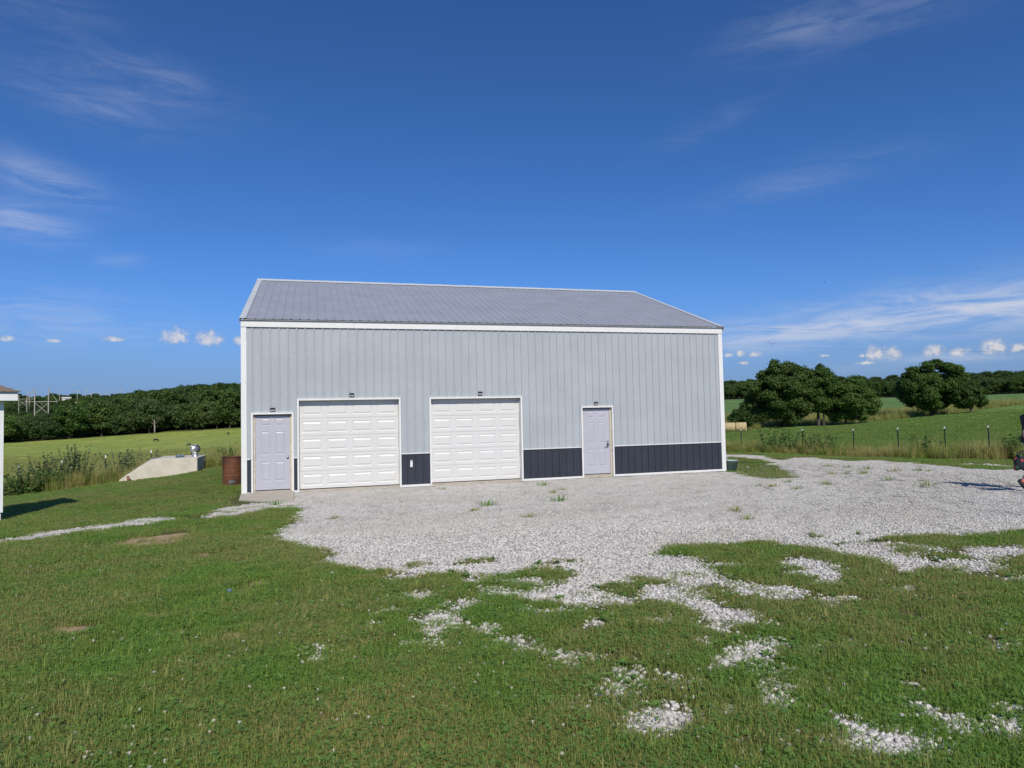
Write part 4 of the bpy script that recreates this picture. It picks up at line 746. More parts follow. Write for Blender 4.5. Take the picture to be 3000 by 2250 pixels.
def mandoor(x0, x1, zt, lever):
    d = empty('entry_door', (0,0,0)); d.parent = barn
    y = .085; a, b = x0+.048, x1-.048; zb, zt2 = .085, zt-.035; wd = b-a
    cols_ = [(a+wd*.155,a+wd*.435),(a+wd*.565,a+wd*.845)]; rows = [(.115,.375),(.475,.785),(.865,.965)]
    H = zt2-zb; holes = [(c_[0],c_[1],zb+r0*H,zb+r1*H) for c_ in cols_ for r0,r1 in rows]
    plate_with_holes(a,b,zb,zt2,y,.044,holes,M_DOOR,'door_slab',d)
    for h in holes: raised(*h,y,M_DOOR,'door_panel',d,.028,.008,.003)
    MB().box(x0+.001,a-.003,.061,.16,-.0,zt2+.02).build('wood_jamb', M_WOOD, d); MB().box(b+.003,x1-.001,.061,.16,.0,zt2+.02).build('wood_jamb', M_WOOD, d)
    MB().box(x0+.001,x1-.001,.061,.16,zt2+.0205,zt-.001).build('wood_jamb', M_WOOD, d)
    MB().box(a-.003,b+.003,y+.046,y+.05,.03,zt2+.02).build('door_backing', M_GASK, d)
    MB().box(x0+.002,x1-.002,.02,.15,-.03,.06).build('threshold', M_CONC, d)
    MB().box(a,b,y+.004,y+.045,.061,zb-.006).build('door_sweep', M_GASK, d)
    for z in (.32,1.08,1.84): MB().tube([(a-.001,y-.006,z-.045),(a-.001,y-.006,z+.045)],.006,8).build('hinge', M_CHROME, d)
    if lever:
        hx, hz = b-.072, .965
        MB().box(hx-.033,hx+.033,y-.022,y-.001,hz-.02,hz+.11).build('lock_keypad', mat('dark_bronze_lock',(.05,.05,.06),.35,.6), d, bevel=.008)
        MB().tube([(hx,y-.004,hz-.05),(hx,y-.05,hz-.05),(hx-.03,y-.055,hz-.05),(hx-.115,y-.052,hz-.058)],[.022,.012,.0095,.008],10).build('lever_handle', mat('bronze_lever',(.06,.055,.06),.3,.7), d, True)
        MB().box(hx-.016,hx+.016,y-.025,y-.0225,hz+.03,hz+.09).build('key_buttons', M_GREYL, d)
    else:
        hx, hz = b-.066, .955
        mb = MB(); mb.lathe([(.032,0),(.032,.006),(.014,.012),(.013,.03),(.026,.042),(.029,.055),(.022,.068),(.0,.071)],20)
        k_ = mb.build('door_knob', M_CHROME, d, True); k_.rotation_euler = (R_(90),0,0); k_.location = (hx,y,hz)
    return d
mandoor(*OPEN[0], False); mandoor(*OPEN[3], True)
# apron slab in front of left entry door
tag(MB().prism([(0,0),(1,0),(1,1),(0,1)],0,1).build('apron_tmp',M_CONC) if False else MB().add([(-.03,-.036,.028),(1.30,-.036,.028),(1.345,-2.35,-.005),(.02,-1.12,-.012),(-.03,-.036,-.2),(1.30,-.036,-.2),(1.345,-2.35,-.2),(.02,-1.12,-.2)],[(3,2,1,0),(4,5,6,7),(0,1,5,4),(1,2,6,5),(2,3,7,6),(3,0,4,7)]).build('concrete_apron', M_CONC, None), 'small tan concrete apron before the left entry door', 'slab')
# motion lights over the doors
def motion_light(x, z, label):
    e = empty('motion_light', (x,-.02,z), 0, label, 'lamp', 'lamps over the barn doors')
    MB().prism([(-.062,.045),(.062,.045),(.070,.03),(.070,-.022),(.045,-.040),(0,-.048),(-.045,-.040),(-.070,-.022),(-.070,.03)],-.03,.02).build('housing', M_BLACK, e, bevel=.005)
    MB().add([(-.058,-.058,.036),(.058,-.058,.036),(.062,.012,.058),(-.062,.012,.058),(-.058,-.058,.030),(.058,-.058,.030),(.062,.012,.05),(-.062,.012,.05)],[(0,1,2,3),(7,6,5,4),(0,4,5,1),(1,5,6,2),(2,6,7,3),(3,7,4,0)]).build('solar_panel', mat('dark_solar_cell',(.012,.014,.022),.7), e)
    for sg in (-1,1):
        MB().add([(sg*.006,-.036,-.006),(sg*.052,-.034,.008),(sg*.056,-.034,-.018),(sg*.010,-.036,-.034),(sg*.006,-.029,-.006),(sg*.052,-.029,.008),(sg*.056,-.029,-.018),(sg*.010,-.029,-.034)],[(0,1,2,3),(0,4,5,1),(1,5,6,2),(2,6,7,3),(3,7,4,0)]).build('lens', M_GREYL, e)
        MB().box(sg*.0705-.004,sg*.0705+.004,-.024,.01,-.012,.024).build('side_lens', mat('clear_side_lens',(.7,.68,.55),.25), e)
    MB().ball((0,-.036,-.004),.009,10,6).build('motion_sensor', mat('white_sensor',(.75,.75,.75),.4), e, True)
motion_light(.768,2.222,'small black motion lamp above the left lavender entry door')
motion_light(2.843,2.59,'small black motion lamp above the left garage door')
motion_light(6.506,2.592,'small black motion lamp above the right garage door')
motion_light(10.159,2.232,'small black motion lamp above the right lavender entry door')
kp = empty('garage_keypad', (4.467,-.021,.632), 0, 'small white keypad on the charcoal wainscot between the garage doors', 'keypad')
MB().box(-.036,.036,-.022,.0,-.098,.060).build('keypad_cover', mat('white_keypad_plastic',(.68,.69,.70),.45), kp, bevel=.008)
MB().box(-.033,.033,-.026,.0,.063,.098).build('keypad_cap', mat('grey_keypad_plastic',(.55,.56,.58),.45), kp, bevel=.008)
MB().box(-.012,.012,-.029,-.0265,.072,.086).build('keypad_button', mat('keypad_grey',(.35,.36,.38),.5), kp)
# ------------------------------------------------------------------ trees
def leaf_quads(C, Nn, size, r_, droop=.3):
    """rhombic leaf sprays centred at C, facing about Nn"""
    n = len(C); t = r_.normal(size=(n,3)); t -= (t*Nn).sum(1)[:,None]*Nn; t[:,2] -= droop; t /= np.linalg.norm(t,axis=1)[:,None]+1e-9
    b = np.cross(Nn, t); b /= np.linalg.norm(b,axis=1)[:,None]+1e-9
    s_ = (size*r_.uniform(.6,1.3,n))[:,None]; w_ = s_*r_.uniform(.42,.62,n)[:,None]; f = Nn*s_*r_.uniform(-.12,.22,n)[:,None]
    V = np.stack([C-t*s_*.55, C+b*w_+f, C+t*s_*.55, C-b*w_+f],1).reshape(-1,3); q = np.arange(n)*4
    return V, np.concatenate([np.stack([q,q+1,q+2],1), np.stack([q,q+2,q+3],1)]), np.tile(r_.random(n),2)
def crown(lobes, dens, size, seed, shell=.3, clump=.35, up=.25):
    """lobes (x,y,z,rx,ry,rz): leaves gathered in clumps in the outer shell of every lobe"""
    r_ = np.random.default_rng(seed); CC = []; NN = []
    for (x,y,z,a,b,c_) in lobes:
        area = 4*math.pi*((a*b)**1.6/3+(a*c_)**1.6/3+(b*c_)**1.6/3)**(1/1.6); nc = max(6,int(area*dens/14))
        d = r_.normal(size=(nc,3)); d /= np.linalg.norm(d,axis=1)[:,None]; rad = 1-shell*r_.random(nc)**1.3+r_.normal(0,.05,nc)
        cc = d*rad[:,None]*np.array([a,b,c_])
        k_ = 14; c2 = np.repeat(cc,k_,0)+r_.normal(size=(nc*k_,3))*size*clump*np.array([2.6,2.6,1.7]); nn = np.repeat(d/np.array([a,b,c_]),k_,0); nn /= np.linalg.norm(nn,axis=1)[:,None]
        nn = nn*.8+r_.normal(size=nn.shape)*.55+np.array([0,0,up]); nn /= np.linalg.norm(nn,axis=1)[:,None]
        CC.append(c2+np.array([x,y,z])); NN.append(nn)
    return leaf_quads(np.concatenate(CC), np.concatenate(NN), size, r_)
M_BARK = mat('grey_brown_bark', (.085,.068,.052), .9, 0, .35, 6, .5, 25)
M_BARKD = mat('pale_dead_wood', (.30,.26,.21), .85, 0, .25, 6, .4, 25)
def trunk(mb, h, r, forks, seed, lean=(0,0), base=0):
    r_ = random.Random(seed)
    top = Vector((lean[0],lean[1],h)); mid = top*.5+Vector((r_.uniform(-.2,.2),r_.uniform(-.2,.2),0))
    mb.tube([(0,0,base-.3),(0,0,.12*h),tuple(mid),tuple(top)], [r*1.35,r,r*.8,r*.55], 8)
    for f in forks:
        a = mid.lerp(top, r_.uniform(.1,1)); e = Vector(f); m_ = a.lerp(e,.5)+Vector((0,0,-.1*(e-a).length))
        mb.tube([tuple(a),tuple(m_),tuple(e)], [r*.5,r*.32,r*.12], 6)
    return mb
M_LEAFD = leafmat('dark_tree_leaf', (.022,.052,.012), (.090,.145,.034), .28, .5)
M_LEAFM = leafmat('mid_green_tree_leaf', (.030,.072,.015), (.120,.195,.042), .3, .5)
M_LEAFL = leafmat('woodland_leaf', (.020,.050,.016), (.082,.135,.040), .25, .55)
M_LEAFY = leafmat('yellow_green_leaf', (.036,.078,.020), (.125,.180,.052), .28, .55)
def tree(name, loc, lobes, dens, size, leafm, th, tr, seed, label, group=None, rz=0, forks=None, lean=(0,0), twin=None):
    e = empty(name, loc, rz, label, 'tree', group); r_ = random.Random(seed)
    V, F, v = crown(lobes, dens, size, seed)
    link('crown', fastmesh('crown', V, F, [leafm], False, fattr={'var':v}), e)
    fk = forks or [(l[0]*.85,l[1]*.85,l[2]) for l in r_.sample(lobes, min(6,len(lobes)))]
    trunk(MB(), th, tr, fk, seed, lean).build('trunk', M_BARK, e, True)
    if twin: o = trunk(MB(), th*.9, tr*.7, fk[:3], seed+1, twin[2]).build('trunk', M_BARK, e, True); o.location = (twin[0],twin[1],0)
    return e
def domed(rx, ry, z0, z1, n, seed, lr=(.26,.4), fl=.0):
    """many small lobes through an uneven ellipsoidal crown from z0 to z1"""
    r_ = random.Random(seed); out = []; zc, rz_ = (z0+z1)/2, (z1-z0)/2; n = int(n*2.9)
    for i in range(n):
        if r_.random() < .07: continue
        t = (i+.5)/n; ph = i*2.399963+r_.uniform(-.4,.4); cz = 1-2*t*(1-fl); s_ = math.sqrt(max(0,1-cz*cz)); k_ = r_.uniform(lr[0],lr[1])*r_.uniform(.42,.72)
        bul = 1+.055*math.sin(2.3*ph+seed)+.05*math.sin(4.1*ph+3*cz)
        q = (1-k_*.7+r_.uniform(-.13,.10))*bul
        if r_.random() < .2: q *= r_.uniform(.6,.85)
        out.append((rx*q*s_*math.cos(ph), ry*q*s_*math.sin(ph), zc+rz_*q*cz*.98, rx*k_*1.2, ry*k_*1.2, min(rz_,rx)*k_*.85))
    out.append((0,0,zc,rx*.55,ry*.55,rz_*.55))
    return out
def gp(x, y, dz=0): return (x, y, float(gz_at(x,y))+dz)
# trees beside the hay field
L1 = domed(4.9,4.9,.75,10.2,26,1,(.24,.36))
L1 += [(-4.7,0,3.2,1.8,1.6,1.3),(-3.6,-1.5,1.9,1.4,1.2,.9),(-4.4,1,4.6,1.5,1.5,1.3)]
RZC = -R_(38)      # crowns modelled facing the house
tree('dome_tree', gp(73.0,71.2), L1, 120, .23, M_LEAFD, 4.2, .34, 11, 'large dome shaped dark green tree beside the hay bales', rz=RZC)
L2 = domed(3.1,3.0,1.5,9.0,15,3,(.26,.42))+[(1.0,-.3,8.2,.9,.9,1.0),(.6,.2,8.9,.55,.5,.7),(-.8,.3,6.5,1.2,1.2,1.1)]
tree('upright_tree', gp(77.4,68.9), L2, 120, .22, M_LEAFM, 3.6, .26, 12, 'upright ragged tree with a spiky top right of the dome tree', rz=RZC, twin=(.7,-.5,(.3,.2)))
L3 = domed(3.9,3.3,.5,6.9,18,5,(.25,.4))+[(3.4,0,3.0,1.4,1.3,1.6),(1.2,-.4,6.2,1.4,1.4,1.2)]
tree('bushy_tree', gp(80.8,66.9), L3, 115, .22, M_LEAFM, 2.6, .2, 13, 'broad bushy tree growing low at the right end of the clump', rz=RZC)
L4 = domed(4.6,4.5,.6,9.2,24,7,(.23,.37))+[(3.6,0,7.0,1.0,.9,1.1),(-3.9,0,3.6,1.3,1.3,1.2)]
tree('round_tree', gp(101.0,69.6), L4, 115, .23, M_LEAFM, 3.6, .3, 14, 'round full crowned tree standing alone in the field at right', rz=RZC)
L5 = domed(2.6,2.4,.3,5.2,12,9,(.27,.42))
tree('dark_bush', gp(102.6,64.2), L5, 110, .2, M_LEAFD, 2.0, .15, 15, 'dark bush against the right foot of the round field tree', rz=RZC)
tree('small_dark_shrub', gp(63.5,69.5), domed(1.9,1.9,.2,3.3,9,10,(.3,.45)), 110, .19, M_LEAFD, 1.2, .1, 16, 'small dark shrub behind the hay bales at the barn corner', rz=RZC)
# woodland: a few model trees, copied
def model_tree(i, hgt, rad, leafm, nl=11):
    e = bpy.data.objects.new('woodland_tree', None); L = domed(rad,rad*.95,hgt*.16,hgt,nl,20+i,(.3,.46))
    V, F, v = crown(L, 17, .55, 40+i, .45, .42)
    cm = fastmesh(f'woodland_crown_{i}', V, F, [leafm], False, fattr={'var':v})
    mb = trunk(MB(), hgt*.6, .24, [(l[0]*.8,l[1]*.8,l[2]) for l in L[:4]], i); tm = bpy.data.meshes.new(f'woodland_trunk_{i}'); tm.from_pydata(mb.v,[],mb.f); tm.materials.append(M_BARK); tm.update()
    # both in one mesh for the far mass
    tri = [(f[0],f[j],f[j+1]) for f in mb.f for j in range(1,len(f)-1)]
    both = fastmesh(f'woodland_both_{i}', np.concatenate([V,np.array(mb.v)]), np.concatenate([F,np.array(tri)+len(V)]), [leafm,M_BARK], False, fattr={'var':np.concatenate([v,np.zeros(len(tri))])}, midx=np.concatenate([np.zeros(len(F)),np.ones(len(tri))]))
    return cm, tm, source(f'woodland_piece_{i}', both)
WT = [model_tree(0,13,4.6,M_LEAFL), model_tree(1,11.5,5.0,M_LEAFL,12), model_tree(2,14.5,4.2,M_LEAFD), model_tree(3,10.5,4.4,M_LEAFY,10), model_tree(4,12.5,5.2,M_LEAFM,13)]
def plant(x, y, i, s_, label, group, name='woodland_tree'):
    e = empty(name, gp(x,y,-.2), rng.uniform(0,6.28), label, 'tree', group); e.scale = (s_*rng.uniform(.9,1.12),s_*rng.uniform(.9,1.12),s_)
    link('crown', WT[i][0], e); link('trunk', WT[i][1], e); return e
wr = np.random.default_rng(5)
edge = lambda h: np.interp(h,[-30,-20,-11,-5,0],[281,268,279,270,265])
pts = []; h = -35
while h < 2:      # front row along the pasture
    rr = edge(h)+wr.uniform(2,10); x = SX+rr*math.sin(R_(h)); y = SY+rr*math.cos(R_(h))
    i_, s_ = int(wr.integers(0,5)), wr.uniform(.62,1.05)*np.interp(h,[-18,-15],[.86,1])
    if not -21.4 < h < -4.9: pts.append((x,y,s_)); h += .95; continue
    plant(x, y, i_, s_, 'broad leafy tree in the front row of the wood along the pasture', 'trees at the front of the left wood')
    h += wr.uniform(.75,1.15)
for h in np.arange(-37,4,.62):
    for rr in np.concatenate([np.arange(282,430,11.), np.arange(430,780,15.)]):
        hh = h+wr.uniform(-.35,.35); r2 = rr+wr.uniform(-6,6)+ (edge(hh)-268)
        if -18.4 < hh < -17.0 and 430 < r2 < 900: continue
        pts.append((SX+r2*math.sin(R_(hh)), SY+r2*math.cos(R_(hh)), wr.uniform(.6,1.15)*np.interp(hh,[-18,-15.5,-13],[.66,.8,1])))
for h in np.arange(-37,4,.5):
    for rr in np.arange(860,1450,36.):
        hh = h+wr.uniform(-.3,.3); r2 = rr+wr.uniform(-18,18)
        pts.append((SX+r2*math.sin(R_(hh)), SY+r2*math.cos(R_(hh)), wr.uniform(.85,1.35)))
P = np.array(pts); n_ = len(P); sc_ = P[:,2]; scatter('left_woodland', np.stack([P[:,0],P[:,1],gz_at(P[:,0],P[:,1])-.3],1), np.stack([np.zeros(n_),np.zeros(n_),wr.uniform(0,6.28,n_)],1), np.stack([sc_*1.1,sc_*1.1,sc_],1), wr.integers(0,5,n_), [t[2] for t in WT], 'dense green woodland climbing the far hillside at left', 'woodland')
pts = []; h = 27
while h < 66:        # hedgerow behind the crop field
    rr = 352+wr.uniform(0,8)+max(0,37-h)*7; x = SX+rr*math.sin(R_(h)); y = SY+rr*math.cos(R_(h)); s_ = np.interp(h,[31,36,42,50,60],[.88,.76,.62,.54,.56])*wr.uniform(.85,1.12)
    if not 33.2 < h < 54.2: pts.append((x,y,s_)); h += .8; continue
    plant(x, y, int(wr.integers(0,5)), s_, 'leafy tree in the hedgerow behind the far crop field', 'hedgerow trees behind the crop field', 'hedgerow_tree')
    h += wr.uniform(.62,.95)
for h in np.arange(26,68,.55):
    for rr in np.concatenate([np.arange(368,440,13.), np.arange(600,860,20.)]):
        hh = h+wr.uniform(-.3,.3); r2 = rr+wr.uniform(-7,7)+max(0,37-h)*7; pts.append((SX+r2*math.sin(R_(hh)), SY+r2*math.cos(R_(hh)), wr.uniform(.52,.68) if r2<480 else wr.uniform(.65,1.0)))
P = np.array(pts); n_ = len(P); sc_ = P[:,2]; scatter('right_woodland', np.stack([P[:,0],P[:,1],gz_at(P[:,0],P[:,1])-.3],1), np.stack([np.zeros(n_),np.zeros(n_),wr.uniform(0,6.28,n_)],1), np.stack([sc_*1.1,sc_*1.1,sc_],1), wr.integers(0,3,n_), [source('r'+t[2].name,t[2].data) for t in WT], 'dark wooded ridge on the skyline at right', 'woodland')
# dead pale tree at the wood's edge
e = empty('dead_tree', gp(-53.4,252.5), 0, 'pale bare dead tree standing at the edge of the left wood', 'tree')
mb = MB(); mb.tube([(0,0,-.3),(.1,0,2),(-.1,0,4.3),(.15,0,5.9)],[.34,.26,.18,.06],7); mb.build('trunk', M_BARKD, e, True)
mb = MB()
for a, z, l in ((.3,3.4,1.9),(2.9,3.1,1.5),(.1,4.3,2.4),(2.6,4.2,1.7),(-.4,5.0,1.4),(1.4,4.6,1.2)):
    d = Vector((math.cos(a),.3*math.sin(a*3),0)); p0 = Vector((0,0,z)); mb.tube([p0,p0+d*l*.5+Vector((0,0,l*.35)),p0+d*l*.8+Vector((0,0,l*.8))],[.08,.05,.02],5)
mb.build('branches', M_BARKD, e)
# ------------------------------------------------------------------ weeds along the fences
def weed_stems(n, h, spread, leaf, seed, lm, name):
    """upright leafy weed: stems with leaves along them"""
    r_ = np.random.default_rng(seed); mb = MB(); C = []; NN = []
    for i in range(n):
        a = r_.uniform(0,6.28); b = np.array([math.cos(a),math.sin(a),0])*spread*.35*r_.random(); hh = h*r_.uniform(.6,1.05); tp = b*2.2+np.array([0,0,hh])+np.append(r_.normal(0,.06*h,2),0)
        mb.tube([tuple(b+np.array([0,0,-.05])),tuple((b+tp)/2+np.append(r_.normal(0,.03,2),0)),tuple(tp)],[.008,.006,.003],4,False)
        m_ = int(16*h)+6; t = r_.uniform(.12,1,m_)[:,None]; c_ = b*(1-t)+tp*t; d = r_.normal(size=(m_,3)); d[:,2] = np.abs(d[:,2])*.6; d /= np.linalg.norm(d,axis=1)[:,None]
        C.append(c_+d*leaf*.6*(1.3-t)); NN.append(d*.6+np.array([0,0,.7]))
    C = np.concatenate(C); NN = np.concatenate(NN); NN /= np.linalg.norm(NN,axis=1)[:,None]
    V, F, v = leaf_quads(C, NN, leaf, r_, .2); return mb, fastmesh(name+'_leaves', V, F, [lm], False, fattr={'var':v})
M_WEED = leafmat('weed_leaf', (.070,.115,.048), (.210,.260,.125), .35, .55)
M_WEED2 = leafmat('dark_weed_leaf', (.045,.100,.026), (.135,.215,.055), .35, .55)
M_STEM = mat('weed_stem', (.13,.16,.06), .7)
def shrub(name, x, y, n, h, sp, leaf, seed, label, lm=None, group='shrubby weeds along the left fence'):
    e = empty(name, gp(x,y), 0, label, 'plant', group); mb, me = weed_stems(n,h,sp,leaf,seed,lm or M_WEED,name); mb.build('stems', M_STEM, e); link('foliage', me, e); return e
shrub('tall_weed', -8.75,12.9,44,1.55,1.5,.085,1,'tall grey green leafy weed overgrowing the left fence post')
shrub('tall_weed', -7.75,13.1,38,1.75,1.1,.085,2,'tall pointed leafy weed right of the overgrown fence post')
shrub('tall_weed', -6.15,13.9,38,1.35,1.2,.08,3,'bushy grey green weed left of the concrete cellar')
shrub('low_weed', -9.35,12.0,46,.95,1.6,.10,4,'dark green low weed mass before the fence at far left', M_WEED2)
shrub('low_weed', -8.1,12.6,44,.75,1.5,.09,5,'bright green low weed at the foot of the overgrown fence post', M_WEED2)
shrub('low_weed', -7.2,13.3,36,.8,1.3,.08,6,'low weed between the two tall grey green weeds', M_WEED2)
shrub('leafy_weed', -5.2,15.6,28,1.1,1.1,.08,7,'leafy weed rising behind the slope of the concrete cellar')
shrub('leafy_weed', -2.2,15.4,30,.9,1.0,.09,8,'leafy weed at the right rear corner of the concrete cellar', M_WEED2)
shrub('yellow_weed', -5.75,14.6,12,1.0,.9,.06,9,'yellowing weed just left of the concrete cellar', M_STRAW)
def reed(i, n, h, w_): return source(f'reed_piece_{i}', joinm(f'reed_{i}', [(blades(n,.22,h*.5,h,w_,700+i,.55,True),0),(blades(int(n*(.12,.3,.1,.45)[i]),.22,h*.6,h*1.1,w_*.7,720+i,.5,True),1)], [M_TALL,M_STRAW]))
reeds = [reed(i, 42, .55+.16*i, .013) for i in range(4)]
wp = []
for _ in range(950):
    x = wr.uniform(-12.5,0.2); y = float(fence_y(x))+wr.normal(-.25,.5); wp.append((x,y,wr.uniform(.4,1.0)))
P = np.array(wp); n_ = len(P); scatter('left_fence_weeds', np.stack([P[:,0],P[:,1],gz_at(P[:,0],P[:,1])],1), np.stack([np.zeros(n_),np.zeros(n_),wr.uniform(0,6.28,n_)],1), P[:,2], wr.integers(0,4,n_), reeds, 'tangled tall grass and weeds along the left wire fence', 'weeds')
wp = []
for _ in range(1500):
    y = wr.uniform(-7,13); x = float(fence_x(y))+wr.normal(.25,.5); wp.append((x,y,wr.uniform(.35,.85)*(.6+.7*vnoise(x,y,.35,77))))
P = np.array(wp); n_ = len(P); scatter('right_fence_weeds', np.stack([P[:,0],P[:,1],gz_at(P[:,0],P[:,1])],1), np.stack([np.zeros(n_),np.zeros(n_),wr.uniform(0,6.28,n_)],1), P[:,2], wr.integers(0,4,n_), [source('r'+s_.name,s_.data) for s_ in reeds], 'tall green and straw coloured grass along the right wire fence', 'weeds')
GW = 'leafy weeds along the right fence'
for i, (x,y,h,l) in enumerate([(23.6,9.2,1.25,'tall leafy weed by the right fence nearest the barn corner'),(23.5,8.2,1.15,'dark leafy weed left of the second post of the right fence'),(23.8,5.6,.95,'leafy weed right of the second post of the right fence'),(24.1,1.0,.9,'leafy weed left of the fourth post of the right fence'),(24.5,-2.2,.85,'leafy weed right of the fifth post of the right fence'),(23.7,6.6,1.0,'leafy weed beside the second post of the right fence')]):
    shrub('fence_weed', x, y, 20, h, 1.1, .09, 30+i, l, M_WEED2, GW)
# rough strip between hay and crop
xs, ys = sample_polar(5200, 32, 58, 98, 190, 1.0); _, _, rgh, *_ = zones(xs,ys); k_ = rgh>.4; xs, ys = xs[k_], ys[k_]; n_ = len(xs)
scatter('rough_grass', np.stack([xs,ys,gz_at(xs,ys)],1), np.stack([np.zeros(n_),np.zeros(n_),rng.uniform(0,6.28,n_)],1), rng.uniform(.9,2.2,n_), rng.integers(0,4,n_), [source('q'+s_.name,s_.data) for s_ in reeds], 'rough tall grass and weeds beyond the hay field', 'weeds')
# weed tufts sprouting in the gravel
TUFTS = [(5.17,-.99),(7.95,-1.31),(7.42,-3.6),(7.95,-2.81),(5.32,-5.41),(4.87,-6.11),(5.52,-7.52),(6.95,-5.34),(9.15,-8.57),(8.66,-9.6),(12.4,-4.83),(12.46,-5.24),(12.54,-6.),(13.51,-4.5),(13.83,-5.47),(15.76,-3.5),(16.07,-3.69),(16.35,-4.01),(17.71,-1.09),(17.7,-1.94),(17.12,-3.03),(17.4,-3.11),(17.54,-4.67),(17.54,-4.99),(17.07,-4.34),(15.16,-6.01),(15.3,-6.84),(14.54,-7.71),(.95,-2.64),(2.19,-5.9)]
tms = [joinm(f'weed_tuft_{i}', [(blades(34,.09,.05,.15,.009,820+i,1.15,True),0)], [M_CLOVER if i%2 else M_TALL]) for i in range(3)]
for i, (x,y) in enumerate(TUFTS):
    o = link('weed_tuft', tms[i%3], None, gp(x,y,.012)); s_ = .7+.9*((i*37)%10)/10; o.scale = (s_*1.5,s_,s_*.8); o.rotation_euler = (0,0,.28+.3*math.sin(i))
    tag(o, 'small green weed tuft sprouting from the white gravel', 'weed', 'weed tufts in the gravel lot')
# ------------------------------------------------------------------ fences
M_POST = mat('dark_green_steel_post', (.03,.045,.04), .6, .2)
M_WTIP = mat('white_post_tip', (.72,.72,.70), .6)
M_WIRE = mat('galvanised_wire', (.20,.20,.20), .5, .6)
def tpost(parent, x, y, h, tip=.10):
    z = float(gz_at(x,y)); mb = MB(); mb.box(x-.022,x+.022,y-.005,y+.005,z-.3,z+h-tip); mb.box(x-.005,x+.005,y-.028,y-.005,z-.3,z+h-tip)
    for k_ in range(8): zz_ = z+.25+k_*(h-.45)/8; mb.box(x-.008,x+.008,y-.034,y-.028,zz_,zz_+.02)
    p = mb.build('post', M_POST, parent)
    t = MB(); t.box(x-.023,x+.023,y-.006,y+.006,z+h-tip+.0005,z+h); t.box(x-.006,x+.006,y-.029,y-.006,z+h-tip+.0005,z+h); t.build('white_tip', M_WTIP, p)
    return p
f = empty('wire_fence', (0,0,0), 0, 'wire fence on white tipped steel posts beyond the gravel at right', 'fence')
RP = [(22.9,10.9),(23.75,7.37),(23.75,4.25),(23.73,1.95),(24.0,.13),(24.24,-1.36),(24.7,-3.6),(25.2,-5.8)]
for x, y in RP: tpost(f, x, y, 1.16, .075)
for hh in (.45,.75,1.02):
    mb = MB(); pt = []
    for (a,b),(c_,d) in zip(RP[:-1],RP[1:]):
        for k_ in range(6):
            t = k_/6; x, y = a+(c_-a)*t, b+(d-b)*t; pt.append((x,y-.036,float(height(x,y))+hh-.03*math.sin(math.pi*t)))
    mb.tube(pt, .0028, 4).build('wire', M_WIRE, f)
g = empty('woven_wire_fence', (0,0,0), 0, 'woven wire fence on white tipped posts along the left pasture', 'fence')
LP = [(-12.9,13.25),(-11.4,13.25),(-9.86,13.3),(-8.33,13.4),(-6.75,13.6),(-5.2,14.6),(-3.7,15.6),(-1.5,15.9),(.8,16)]
for x, y in LP: tpost(g, x, y, 1.2, .13)
def lerpfence(n):
    out = []
    for (a,b),(c_,d) in zip(LP[:-1],LP[1:]):
        for k_ in range(n): t = k_/n; out.append((a+(c_-a)*t, b+(d-b)*t+.02, float(height(a+(c_-a)*t, b+(d-b)*t))))
    return out
pf = lerpfence(6)
for hh in (.1,.24,.4,.58,.78,1.0,1.22): MB().tube([(x,y,z+hh) for x,y,z in pf], .0035, 4).build('line_wire', M_WIRE, g)
mb = MB()
for x, y, z in lerpfence(8): mb.tube([(x,y,z+.08),(x,y,z+1.23)], .003, 4, False)
o = mb.build('stay_wires', M_WIRE, g); o['kind'] = 'stuff'
# ------------------------------------------------------------------ storm cellar
M_CONC2 = mat('pale_concrete', (.56,.52,.44), .9, 0, .12, 2.2, .3, 45)
cz = -1.0
ce = empty('storm_cellar', (0,0,0), 0, 'pale concrete storm cellar with a sloping end on the left lawn', 'cellar')
MB().prism([(-5.92,cz),(-2.95,cz),(-2.95,.37),(-4.68,.375),(-5.82,-.36),(-5.92,-.44)],12.3,14.8).build('concrete_body', M_CONC2, ce, bevel=.02)
MB().add([(-4.75,12.62,.362),(-5.76,12.62,-.32),(-5.76,13.7,-.32),(-4.75,13.7,.362),(-4.77,12.62,.402),(-5.78,12.62,-.28),(-5.78,13.7,-.28),(-4.77,13.7,.402)],[(0,1,2,3),(7,6,5,4),(0,4,5,1),(1,5,6,2),(2,6,7,3),(3,7,4,0)]).build('steel_hatch', mat('grey_hatch_steel',(.40,.38,.34),.6,.3,.2,4), ce)
tv = empty('turbine_vent', (-3.19,13.4,.37), 0, 'shiny round turbine vent on top of the concrete cellar', 'vent')
M_GALV = mat('bright_galvanised_steel', (.70,.71,.73), .36, .9, .15, 8)
MB().lathe([(.17,0),(.165,.01),(.125,.03),(.12,.16),(.135,.17)],24,(0,0,0)).build('stack', M_GALV, tv, True)
NF = 18
for k_ in range(NF):
    a0 = 2*math.pi*k_/NF; vs = []
    for i in range(9):
        t = math.pi*(.06+.88*i/8); rr = .205*math.sin(t)**.85; z = .335-.185*math.cos(t)
        for da, dr in ((0,0),(.43,-.028)): vs.append(((rr+dr)*math.cos(a0+da), (rr+dr)*math.sin(a0+da), z))
    MB().add(vs, [(2*i,2*i+1,2*i+3,2*i+2) for i in range(8)]).build('fin', M_GALV, tv, True)
MB().lathe([(.0,.530),(.06,.524),(.075,.512),(.07,.506)],20,(0,0,0),False).build('cap', M_GALV, tv, True)
MB().lathe([(.118,.168),(.135,.172),(.135,.186),(.118,.19)],24,(0,0,0)).build('collar', M_GALV, tv, True)
rg = empty('blue_bundle', (-3.72,13.0,.372), 0, 'crumpled blue bundle lying beside the turbine vent', 'cloth')
r_ = random.Random(3); mb = MB()
